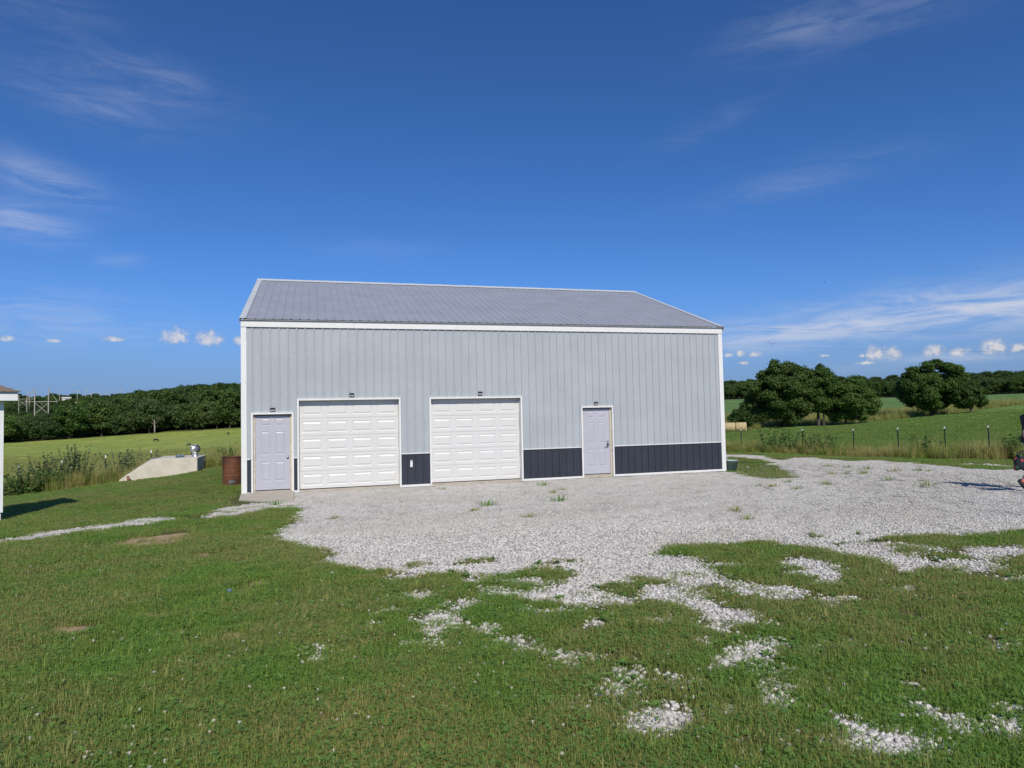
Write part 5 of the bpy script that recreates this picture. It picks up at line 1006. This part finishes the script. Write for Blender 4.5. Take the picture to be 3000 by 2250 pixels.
for i in range(5): mb.ball((r_.uniform(-.14,.14),r_.uniform(-.08,.08),.045+r_.uniform(0,.04)),(r_.uniform(.07,.12),r_.uniform(.06,.1),r_.uniform(.035,.06)),9,6)
mb.build('cloth_folds', mat('faded_blue_cloth',(.13,.20,.30),.9,0,.4,12), rg, True)
pp = empty('rusty_pipe', gp(-5.52,12.1), 0, 'short rusty pipe stub leaning by the sloping cellar wall', 'pipe')
MB().tube([(0,0,-.05),(-.02,0,.21)],.055,12).build('pipe_wall', mat('rusty_iron',(.23,.10,.06),.85,0,.4,14), pp, True)
MB().lathe([(.06,0),(.06,.02),(.045,.02),(.045,0)],12,(-.02,0,.21)).build('pipe_rim', mat('rust_rim',(.16,.07,.045),.85), pp)
# ------------------------------------------------------------------ rusty drum
M_RUST = mat('rusty_drum_steel', (.17,.062,.028), .75, .1, 0, 2.6, .25, 30, base2=(.065,.027,.018))
dr = empty('rusty_drum', gp(-.60,3.35), 0, 'rusty brown steel burn barrel at the left corner of the barn', 'barrel')
Hd = .86; pr = []
for z in np.linspace(0,Hd,40):
    r0 = .288+.010*math.exp(-((z-.29)/.014)**2)+.010*math.exp(-((z-.58)/.014)**2); pr.append((r0,z))
MB().lathe([(.276,0)]+[(.297,.0),(.297,.016)]+pr[1:-1]+[(.297,Hd-.012),(.297,Hd+.004),(.272,Hd+.004),(.272,.05),(.0,.05)],32).build('drum_shell', M_RUST, dr, True)
MB().lathe([(.298,Hd-.004),(.306,Hd),(.306,Hd+.01),(.298,Hd+.014)],32,(0,0,0),False).build('rolled_rim', mat('dark_rust_rim',(.05,.025,.02),.8), dr, True)
MB().box(-.07,.09,-.297,-.288,.06,.16).build('bare_patch', mat('bluish_bare_steel',(.12,.15,.16),.6,.3,.5,10), dr, bevel=.01)
# ------------------------------------------------------------------ bucket at right corner
bk = empty('green_planter', gp(14.93,.06), 0, 'grey green plastic planter tub at the right corner of the barn', 'planter')
M_PL = mat('grey_green_plastic', (.33,.41,.37), .55, 0, .1, 4)
MB().lathe([(.0,0),(.155,0),(.215,.30),(.222,.30),(.222,.335),(.226,.335),(.226,.355),(.205,.355),(.200,.31),(.150,.03),(.0,.03)],28,(0,0,0),False).build('tub', M_PL, bk, True)
MB().lathe([(.0,.285),(.195,.285)],20,(0,0,0),False).build('potting_soil', mat('dark_soil',(.04,.03,.02),.95), bk)
# ------------------------------------------------------------------ hay bales
M_STR = mat('straw_bale', (.46,.36,.185), .95, 0, .22, 5, .8, 26)
for i in range(3):
    # row runs from the field edge towards the back of the barn
    d = Vector((-.78,.62,0)); p0 = Vector((60.4,63.3,0))+d*(.75+i*1.5); z0 = float(gz_at(p0.x,p0.y))
    b = empty('round_hay_bale', (p0.x,p0.y,z0), math.atan2(d.y,d.x), ['tan round hay bale at the right end of the bale row','tan round hay bale second from the right in the bale row','tan round hay bale third from the right, mostly behind the barn'][i], 'hay bale', 'row of hay bales by the field edge')
    mb = MB(); vs = []; fs = []; n = 28; r_ = random.Random(i)
    pr = [(-.74,.0),(-.75,.45),(-.72,.62),(-.6,.675),(-.2,.685),(.2,.68),(.6,.675),(.72,.62),(.75,.45),(.74,.0)]
    for u_, r0 in pr:
        for j in range(n): t = 2*math.pi*j/n; rr = r0*(1+r_.uniform(-.02,.02)); vs.append((u_, rr*math.cos(t), max(.0,.66+rr*math.sin(t))))
    for k_ in range(len(pr)-1):
        for j in range(n): fs.append((k_*n+j,k_*n+(j+1)%n,(k_+1)*n+(j+1)%n,(k_+1)*n+j))
    mb.add(vs,fs).build('straw_roll', M_STR, b, True)
    w_ = MB()
    for u_ in (-.5,-.25,0,.25,.5):
        w_.tube([(u_,.688*math.cos(t),.66+.688*math.sin(t)) for t in np.linspace(0,2*math.pi,25)],.006,4,False)
    w_.build('net_wrap', mat('pale_net_wrap',(.55,.48,.32),.8), b)
# ------------------------------------------------------------------ calves
M_COW = mat('black_hide', (.012,.011,.011), .75)
def calf(x, y, rz, s_, graze, label):
    e = empty('calf', gp(x,y), rz, label, 'calf', 'black calves on the pasture'); e.scale = (s_,s_,s_)
    J = {'hip':((-.55,0,.98),.26),'mid':((0,0,.92),.30),'sh':((.5,0,.98),.27),'nk':((.78,0,1.02 if not graze else .86),.15),'hd':((1.02,0,1.2 if not graze else .34),.115),'mz':((1.24,0,1.1 if not graze else .16),.075),
         'tl':((-.82,0,.86),.03),'tl2':((-.86,0,.42),.022)}
    E_ = [('hip','mid'),('mid','sh'),('sh','nk'),('nk','hd'),('hd','mz'),('hip','tl'),('tl','tl2')]
    for sgn, nm in ((-1,'a'),(1,'b')):
        J['hf'+nm]=((-.50,sgn*.15,.72),.13); J['kn'+nm]=((-.42,sgn*.16,.60),.10); J['hk'+nm]=((-.62,sgn*.16,.38),.055); J['hh'+nm]=((-.56,sgn*.16,.0),.05)
        J['ff'+nm]=((.45,sgn*.14,.70),.11); J['fk'+nm]=((.46,sgn*.15,.36),.06); J['fh'+nm]=((.45,sgn*.15,.0),.05)
        J['er'+nm]=((J['hd'][0][0]-.04,sgn*.17,J['hd'][0][2]+.09),.03)
        E_ += [('hip','hf'+nm),('hf'+nm,'kn'+nm),('kn'+nm,'hk'+nm),('hk'+nm,'hh'+nm),('sh','ff'+nm),('ff'+nm,'fk'+nm),('fk'+nm,'fh'+nm),('hd','er'+nm)]
    skinned('body', J, E_, 'hip', M_COW, e)
    return e
def skinned(name, J, E_, root, m, parent, sub=1):
    keys = list(J); ix = {k_:i for i,k_ in enumerate(keys)}
    me = bpy.data.meshes.new(name); me.from_pydata([J[k_][0] for k_ in keys],[(ix[a],ix[b]) for a,b in E_],[]); me.materials.append(m); o = link(name, me, parent)
    md = o.modifiers.new('skin','SKIN'); md.use_smooth_shade = True
    for k_ in keys:
        sv = me.skin_vertices[0].data[ix[k_]]; r0 = J[k_][1]; sv.radius = (r0,r0) if not hasattr(r0,'__len__') else r0; sv.use_root = (k_==root)
    if sub: s2 = o.modifiers.new('sub','SUBSURF'); s2.levels = sub; s2.render_levels = sub
    return o
calf(-38.6,181.0,.5,.8,True,'black calf grazing head down, leftmost on the pasture')
calf(-23.0,134.6,.3,.56,True,'black calf just left of the turbine vent on the pasture')
calf(-23.4,205.1,1.4,.75,False,'black calf farthest up the pasture near the barn wall')
# ------------------------------------------------------------------ small white shed at the left edge
M_CLAP = mat('white_clapboard', (.76,.76,.74), .6, 0, .04, 3); M_SHING = mat('brown_asphalt_shingle', (.20,.155,.125), .95, 0, .3, 20, .3, 80); M_BRICK = mat('painted_white_block', (.60,.60,.60), .8, 0, .2, 9, .3, 40)
shx, shy = -4.50,-1.72; sa = R_(30)
zb = float(gz_at(-5.2,-1.2))
sh = empty('white_shed', (shx,shy,zb), sa, 'corner of a small white shed with brown shingle roof at the left edge', 'shed')
# local frame: x runs left from the right front eave corner (negative), y runs back; eaves .30 out
EV = 2.86; LEN, DEP = 4.6, 1.95; ov = .245
for k_ in range(4): # block courses
    n = 10
    for j in range(n):
        x1 = -ov-j*(LEN-2*ov)/n; x0 = x1-(LEN-2*ov)/n+.008
        MB().box(x0,x1,ov,ov+.12,-.25+k_*.115,-.25+k_*.115+.107).build('foundation_block', M_BRICK, sh)
MB().box(-LEN+ov,-ov-.005,ov+.02,DEP-ov,-.25,.21).build('foundation_core', M_BRICK, sh)
wv = .215; k_ = 0
while wv < EV-.22:
    mb = MB(); z1 = min(wv+.118,EV-.2); x0, x1, y0, y1 = -LEN+ov,-ov,ov,DEP-ov
    b_ = [(x0,y0),(x1,y0),(x1,y1),(x0,y1)]
    q = lambda e_: [(x0-e_,y0-e_),(x1+e_,y0-e_),(x1+e_,y1+e_),(x0-e_,y1+e_)]
    lo, hi = q(.014), q(.003); vs = [(a,b,wv) for a,b in lo]+[(a,b,z1) for a,b in hi]+[(a,b,wv) for a,b in q(-.01)]
    mb.add(vs,[(i,(i+1)%4,4+(i+1)%4,4+i) for i in range(4)]+[(8+i,8+(i+1)%4,(i+1)%4,i) for i in range(4)]).build('clapboard', M_CLAP, sh); wv += .112; k_ += 1
for cx_, cy_ in ((-ov,ov),(-ov,DEP-ov),(-LEN+ov,ov)): MB().box(cx_-.05,cx_+.03,cy_-.03,cy_+.05,.2,EV-.18).build('corner_board', M_CLAP, sh)
MB().box(-LEN,0,0,DEP,EV-.19,EV-.175).build('soffit', M_CLAP, sh)
for nm_, a in (('fascia_board',(-LEN,0,-.0,.022)),('fascia_board',(-LEN,0,DEP-.022,DEP)),): MB().box(a[0],a[1],a[2],a[3],EV-.175,EV).build(nm_, M_CLAP, sh)
MB().box(-.022,0,.0225,DEP-.0225,EV-.175,EV).build('fascia_board', M_CLAP, sh); MB().box(-LEN,-LEN+.022,.0225,DEP-.0225,EV-.175,EV).build('fascia_board', M_CLAP, sh)
NC = 8; pit = .45; hd_ = DEP/2+.05   # hip roof in courses
for k_ in range(NC):
    t0, t1 = k_/NC, (k_+1)/NC; i0, i1 = hd_*t0, hd_*t1; z0, z1 = EV+.004+i0*pit, EV+.004+i1*pit; mb = MB()
    ring = lambda d_: [(-LEN-.05+d_,-.05+d_),(.05-d_,-.05+d_),(.05-d_,DEP+.05-d_),(-LEN-.05+d_,DEP+.05-d_)]
    a, b = ring(i0), ring(min(i1+.03,hd_-.001)); vs = [(x,y,z0) for x,y in a]+[(x,y,z0+.014) for x,y in a]+[(x,y,z1+.012) for x,y in b]
    fs = [(i,(i+1)%4,4+(i+1)%4,4+i) for i in range(4)]+[(4+i,4+(i+1)%4,8+(i+1)%4,8+i) for i in range(4)]
    mb.add(vs,fs).build('shingle_course', M_SHING, sh)
# ------------------------------------------------------------------ transmission line, far poles, wires
M_POLE = mat('weathered_wood_pole', (.42,.39,.34), .85, 0, .15, 1)
def hframe(x, y, ztop, rz, gap, arm, label, drop=3.2):
    z = float(gz_at(x,y)); e = empty('transmission_tower', (x,y,z), rz, label, 'power pole', 'wooden transmission towers above the wood'); H = ztop-z
    for sx in (-1,1): MB().tube([(sx*gap/2,0,-.5),(sx*gap/2,0,H)],[.27,.22],8).build('pole', M_POLE, e)
    MB().box(-arm,arm,-.12,.12,H-drop-.12,H-drop+.12).build('crossarm', M_POLE, e)
    for sx in (-1,1):
        MB().tube([(sx*gap/2,.15,H-.4),(sx*arm,.15,H-drop+.1)],.09,5).build('arm_brace', M_POLE, e)
        MB().tube([(sx*gap/2,.18*sx,H-drop-.5),(-sx*gap/2,.18*sx,H-drop-6)],.12,5).build('cross_brace', M_POLE, e)
    for sx in (-arm+.15,0,arm-.15): MB().tube([(sx,0,H-drop-.2),(sx,0,H-drop-1.3)],.07,6).build('insulator', mat('grey_insulator',(.3,.3,.3),.4), e)
    return z
hframe(-125.1,361.4,18.6,.28,5.5,6.4,'nearer tall wooden transmission tower above the trees at far left',6.5)
hframe(-228.5,631.4,24.6,.28,5.4,8.2,'farther wooden transmission tower beside the shed roof at far left',3.0)
ws = empty('transmission_wires', (0,0,0), 0, 'sagging wires strung between the far wooden transmission towers', 'power line')
for k_ in (-8.2,0,8.2):
    a = Vector((-125.1+k_*.96,361.4-k_*.28,11.0)); b = Vector((-228.5+k_*.96,631.4-k_*.28,20.4)); 
    MB().tube([tuple(a.lerp(b,t)+Vector((0,0,-6*4*t*(1-t)))) for t in np.linspace(0,1,13)],.03,4).build('wire', M_WIRE, ws)
fp = [(150,1145,905),(171,1143,1000),(228,1140,930),(251,1138,980),(266,1146,1150),(293,1146,1180),(310,1147,1190),(320,1143,1220),(327,1142,1230),(341,1139,1240),(353,1148,1250)]
FPX = [(-19.13,2.2,905,14),(-17.4,2.2,930,13),(-16.35,2.25,930,16),(-15.85,2.3,980,16),(-15.5,2.1,1100,13),(-14.95,2.15,1120,15),(-14.6,2.1,1150,14),(-14.35,2.25,1150,16),(-13.95,2.2,1180,15),(-13.6,2.3,1180,17)]
for i, (h_,el,rr,hh) in enumerate(FPX):
    x, y = SX+rr*math.sin(R_(h_)), SY+rr*math.cos(R_(h_)); zt = 2.0+rr*math.tan(R_(el)); e = empty('utility_pole', (x,y,zt-22), 0, 'thin far utility pole, '+('leftmost','second from left','third from left','fourth from left','fifth from left','fifth from right','fourth from right','third from right','second from right','rightmost')[i]+' of those on the far left skyline', 'power pole', 'far utility poles on the skyline')
    MB().tube([(0,0,0),(0,0,22)],[.34,.26],6).build('pole', M_POLE, e); MB().box(-2.6,2.6,-.16,.16,20.2,20.6).build('crossarm', M_POLE, e)
pl = empty('overhead_power_line', (0,0,0), 0, 'two thin overhead wires crossing the sky right of the barn', 'power line')
for z0, z1, zm in ((22.4,18.6,20.2),(18.2,14.0,15.7)):
    a = Vector((60,129.6,z0+1.5)); b = Vector((190,91.6,z1-.6)); MB().tube([tuple(a.lerp(b,t)+Vector((0,0,-1.4*4*t*(1-t)))) for t in np.linspace(0,1,21)],.014,4).build('wire', M_WIRE, pl)
M_BIRD = mat('dark_bird', (.02,.02,.022), .7)
def bird(loc, rz, s_, label):
    e = empty('flying_bird', loc, rz, label, 'bird', 'birds in flight'); e.scale = (s_,s_,s_)
    MB().ball((0,0,0),(.13,.045,.045),10,7).build('body', M_BIRD, e, True)
    for sg in (-1,1): MB().add([(.05,sg*.03,.01),(-.05,sg*.03,.01),(-.10,sg*.22,.10),(-.04,sg*.42,.16),(.04,sg*.22,.12)],[(0,1,2,3,4)]).build('wing', M_BIRD, e)
    MB().add([(-.1,.02,0),(-.1,-.02,0),(-.23,-.05,.0),(-.23,.05,0)],[(0,1,2,3)]).build('tail', M_BIRD, e)
bird((40.9,31.6,7.6),1.0,1.0,'small dark bird flying low right of the barn eave'); bird((59.8,46.5,16.6),2.0,.55,'tiny dark bird high in the sky right of the barn')
# far farm roofs on the skyline
M_PALE = mat('pale_metal_roof', (.62,.60,.54), .6)
for i, (h_,el,rr,wd,lab) in enumerate([(-15.7,1.40,900,34,'long pale low farm roof among the far left trees'),(-14.7,1.55,980,36,'pale flat industrial roof on the far left skyline'),(-13.7,1.66,1050,24,'small pale roof at the right end of the far skyline roofs'),(-17.0,1.75,1000,9,'small pale gabled house on the far left ridge'),(46.6,1.62,560,12,'small white shed roof between the far right tree rows')]):
    x, y = SX+rr*math.sin(R_(h_)), SY+rr*math.cos(R_(h_)); zt = 2.0+rr*math.tan(R_(el)); z = zt-9; e = empty('far_building', (x,y,z), -R_(h_), lab, 'building', 'far pale buildings')
    MB().box(-wd/2,wd/2,-5,5,0,7.2).build('wall', mat('pale_wall_%d'%i,(.60,.58,.52),.7), e)
    MB().add([(-wd/2-.5,-5.6,7.2),(wd/2+.5,-5.6,7.2),(wd/2+.5,0,9),(-wd/2-.5,0,9),(wd/2+.5,5.6,7.2),(-wd/2-.5,5.6,7.2)],[(0,1,2,3),(3,2,4,5),(0,3,5),(1,4,2),(0,5,4,1)]).build('roof', M_PALE, e)
# ------------------------------------------------------------------ person walking out of the frame at right
M_SKIN = mat('sunlit_skin', (.52,.30,.21), .55, 0, .08, 6); M_SHIRT = mat('black_shirt', (.012,.012,.016), .85, 0, .3, 8); M_SHORT = mat('grey_blue_shorts', (.24,.29,.38), .9, 0, .15, 9); M_SHOE = mat('coral_trainer', (.55,.12,.10), .7, 0, .2, 12); M_SOLE = mat('dark_sole', (.03,.028,.03), .8); M_HAIR = mat('brown_hair', (.07,.045,.03), .7, 0, .3, 20)
px_, py_ = 15.02,-9.488
pe = empty('person', gp(px_,py_), -R_(16), 'person in black top and grey shorts walking right, carrying a dark patterned bag', 'person')
# local frame: +x is the walking direction (to the right of the picture), y away from the camera, z up
J = {'pel':((.12,0,.93),(.125,.155)),'wst':((.14,0,1.08),(.105,.135)),'chs':((.16,0,1.28),(.115,.165)),'nkb':((.17,0,1.44),(.06,.07)),'nk':((.18,0,1.50),.052),
 'lsh':((.15,-.18,1.39),.058),'lel':((-.21,-.26,1.13),.042),'lwr':((-.14,-.25,.89),.031),
 'rsh':((.17,.18,1.39),.058),'rel':((.22,.25,1.12),.042),'rwr':((.42,.22,.98),.031),
 'lhp':((.10,-.09,.88),.095),'lkn':((.06,-.09,.50),.058),'lca':((-.05,-.09,.34),.056),'lan':((-.16,-.09,.15),.036),
 'rhp':((.14,.09,.88),.095),'rkn':((.36,.09,.51),.058),'rca':((.37,.09,.36),.056),'ran':((.40,.09,.09),.036)}
E_ = [('pel','wst'),('wst','chs'),('chs','nkb'),('nkb','nk'),('chs','lsh'),('lsh','lel'),('lel','lwr'),('chs','rsh'),('rsh','rel'),('rel','rwr'),('pel','lhp'),('lhp','lkn'),('lkn','lca'),('lca','lan'),('pel','rhp'),('rhp','rkn'),('rkn','rca'),('rca','ran')]
# hands: palm and five fingers each
for s_, w_ in (('l',(-.14,-.25,.89)),('r',(.42,.22,.98))):
    wx,wy,wz = w_; J[s_+'pm'] = ((wx+.012,wy,wz-.075),(.022,.036)); E_.append((s_+'wr',s_+'pm'))
# head and feet join the same figure
J['hdb'] = ((.19,0,1.555),.07); J['hdm'] = ((.20,0,1.64),(.092,.078)); J['hdt'] = ((.19,0,1.71),(.075,.068)); E_ += [('nk','hdb'),('hdb','hdm'),('hdm','hdt')]
bd = skinned('body', J, E_, 'pel', M_SKIN, pe, 2)
for s_, w_, curl in (('l',(-.128,-.25,.815),1),('r',(.432,.22,.905),.6)):
    for i in range(4):
        y0 = w_[1]+(-.027+.018*i); L_ = (.030,.034,.032,.025)[i]
        Jf = {'a':((w_[0],y0,w_[2]+.02),.0095),'b':((w_[0]+.004,y0,w_[2]-.025),.009),'c':((w_[0]+.012*curl,y0,w_[2]-.025-L_),.008),'d':((w_[0]+.03*curl,y0,w_[2]-.03-L_*1.5),.007)}
        skinned('finger', Jf, [('a','b'),('b','c'),('c','d')], 'a', M_SKIN, pe, 1)
    Jt = {'a':((w_[0]+.01,w_[1]-.02,w_[2]+.045),.011),'b':((w_[0]+.032,w_[1]-.035,w_[2]+.01),.010),'c':((w_[0]+.038,w_[1]-.035,w_[2]-.022),.008)}
    skinned('thumb', Jt, [('a','b'),('b','c')], 'a', M_SKIN, pe, 1)
# clothes follow the body
g_ = .012
def grow(k_, ex): r0 = J[k_][1]; return (J[k_][0], tuple(x+ex for x in r0) if hasattr(r0,'__len__') else r0+ex)
mb = MB(); rings = [(.125,.915,.185,.20),(.13,.98,.178,.195),(.14,1.08,.160,.178),(.155,1.20,.155,.198),(.16,1.29,.162,.212),(.165,1.37,.148,.215),(.17,1.42,.128,.185),(.175,1.455,.088,.115),(.18,1.475,.075,.085)]; n = 22
vs = [(cx_+rx*math.cos(2*math.pi*j/n)*(1+.025*math.sin(5*j+40*z)), ry*math.sin(2*math.pi*j/n)*(1+.02*math.sin(3*j+30*z)), z) for cx_,z,rx,ry in rings for j in range(n)]
mb.add(vs, [(i*n+j,i*n+(j+1)%n,(i+1)*n+(j+1)%n,(i+1)*n+j) for i in range(len(rings)-1) for j in range(n)]).build('shirt', M_SHIRT, pe, True)
for sg, e_ in ((-1,(-.03,-.225,1.27)),(1,(.195,.222,1.255))):
    MB().tube([(.16,sg*.13,1.40),(.15,sg*.185,1.385),tuple((Vector((.15,sg*.19,1.38))+Vector(e_))/2),e_],[.085,.088,.080,.076],12,False).build('sleeve', M_SHIRT, pe, True)
JH = {'pel':grow('pel',.014),'bw':((.13,0,1.02),(.13,.16)),'lhp':grow('lhp',.016),'rhp':grow('rhp',.016),'lth':((.085,-.09,.60),.098),'rth':((.275,.09,.62),.098)}
skinned('shorts', JH, [('bw','pel'),('pel','lhp'),('lhp','lth'),('pel','rhp'),('rhp','rth')], 'pel', M_SHORT, pe, 2)
MB().ball((.175,0,1.665),(.108,.098,.115),14,10).build('hair', M_HAIR, pe, True)
for sy in (-1,1):
    MB().ball((.285,sy*.032,1.645),(.008,.012,.008),8,6).build('eye', M_BLACK, pe, True); MB().ball((.21,sy*.082,1.635),(.02,.012,.032),8,6).build('ear', M_SKIN, pe, True)
MB().add([(.285,-.012,1.60),(.285,.012,1.60),(.312,0,1.605),(.288,0,1.645)],[(0,2,1),(0,3,2),(1,2,3)]).build('nose', M_SKIN, pe); MB().box(.278,.287,-.022,.022,1.574,1.582).build('mouth', mat('lips',(.4,.14,.12),.5), pe)
# rear foot: heel lifted, toe on the ground; front foot planted on its heel
def shoe(ax, az, toe, ang, y):
    e = empty('trainer', (ax,y,az)); e.parent = pe; e.rotation_euler = (0,ang,0)
    pr = [(-.075,.045,.036),(-.05,.075,.040),(.0,.078,.040),(.06,.052,.042),(.12,.04,.044),(.165,.032,.036),(.19,.02,.018)]
    vs = []; fs = []; n = 12
    for x, h_, w_ in pr:
        for j in range(n): t = 2*math.pi*j/n; vs.append((x, w_*math.cos(t), h_*.5+h_*.5*math.sin(t)))
    for k_ in range(len(pr)-1):
        for j in range(n): fs.append((k_*n+j,k_*n+(j+1)%n,(k_+1)*n+(j+1)%n,(k_+1)*n+j))
    fs += [tuple(range(n-1,-1,-1)), tuple((len(pr)-1)*n+j for j in range(n))]
    MB().add(vs,fs).build('upper', M_SHOE, e, True)
    so_ = []; 
    out = [(-.085,.0),(-.075,.032),(-.02,.038),(.06,.043),(.13,.046),(.18,.034),(.2,.0)]; ol = out+[(x,-w_) for x,w_ in out[-2:0:-1]]
    m_ = len(ol); MB().add([(x,w_,-.022) for x,w_ in ol]+[(x,w_,.012) for x,w_ in ol],[tuple(range(m_-1,-1,-1)),tuple(range(m_,2*m_))]+[(i,(i+1)%m_,m_+(i+1)%m_,m_+i) for i in range(m_)]).build('sole', M_SOLE, e)
    return e
shoe(-.185,.145,0,R_(50),-.09); shoe(.42,.035,0,R_(-8),.09)
# bag hanging from the left hand
bg_ = empty('shoulder_bag', pe.location+Vector((-.32,-.20,.375)), -R_(16), 'dark floral patterned bag hanging from the walking person\'s hand', 'bag')
def bagmat():
    m = bpy.data.materials.new('floral_bag_cloth'); m.use_nodes = True; n = NT(m.node_tree); p = n.n['Principled BSDF']; g2 = n.new('ShaderNodeTexCoord').outputs['Object']
    vo = n.new('ShaderNodeTexVoronoi'); n.put(vo.inputs['Vector'], g2); vo.inputs['Scale'].default_value = 13
    sp = n.new('ShaderNodeSeparateColor'); n.l.new(vo.outputs['Color'], sp.inputs[0])
    c_ = n.mix(n.ramp(sp.outputs[0],.5,.52), (.012,.014,.02), (.45,.05,.07)); c_ = n.mix(n.ramp(sp.outputs[1],.6,.62), c_, (.06,.2,.07)); c_ = n.mix(n.ramp(sp.outputs[2],.72,.74), c_, (.5,.52,.5))
    n.put(p.inputs['Base Color'], n.mix(n.ramp(vo.outputs['Distance'],.4,.6), c_, (.012,.014,.02))); p.inputs['Roughness'].default_value = .85; return m
vs = []; fs = []; n = 16
for x, w_, h0, h1 in [(-.19,.03,.12,.24),(-.175,.06,.06,.28),(-.08,.085,.03,.31),(.08,.085,.02,.30),(.175,.06,.05,.27),(.19,.03,.10,.24)]:
    for j in range(n): t = 2*math.pi*j/n; vs.append((x*(1+.06*math.sin(3*t+x*9)), w_*math.copysign(abs(math.cos(t))**.7,math.cos(t)), (h0+h1)/2+(h1-h0)/2*math.copysign(abs(math.sin(t))**.6,math.sin(t))-.03*math.sin(4*x*6)))
for k_ in range(5):
    for j in range(n): fs.append((k_*n+j,k_*n+(j+1)%n,(k_+1)*n+(j+1)%n,(k_+1)*n+j))
fs += [tuple(range(n-1,-1,-1)), tuple(5*n+j for j in range(n))]
MB().add(vs,fs).build('bag_body', bagmat(), bg_, True)
for sy in (-.05,.05): MB().tube([(-.13,sy,.28),(-.09,sy*.6,.37),(.10,.0,.445),(.14,0,.435),(.15,sy*.6,.36),(.13,sy,.28)],.010,6).build('handle', mat('black_bag_strap',(.015,.015,.018),.8), bg_, True)
# faded blue cap lying in the lawn
o = MB().lathe([(.0,.012),(.026,.011),(.03,.0),(.022,.0),(.0,.008)],14,(0,0,0),False).build('bottle_lid', mat('faded_blue_plastic',(.12,.18,.30),.7), None, True); o.location = gp(.99,-11.82,.04); o.rotation_euler = (.5,.3,0); o.scale = (.75,.75,.75)
tag(o, 'small faded blue plastic lid lying in the left lawn', 'lid')
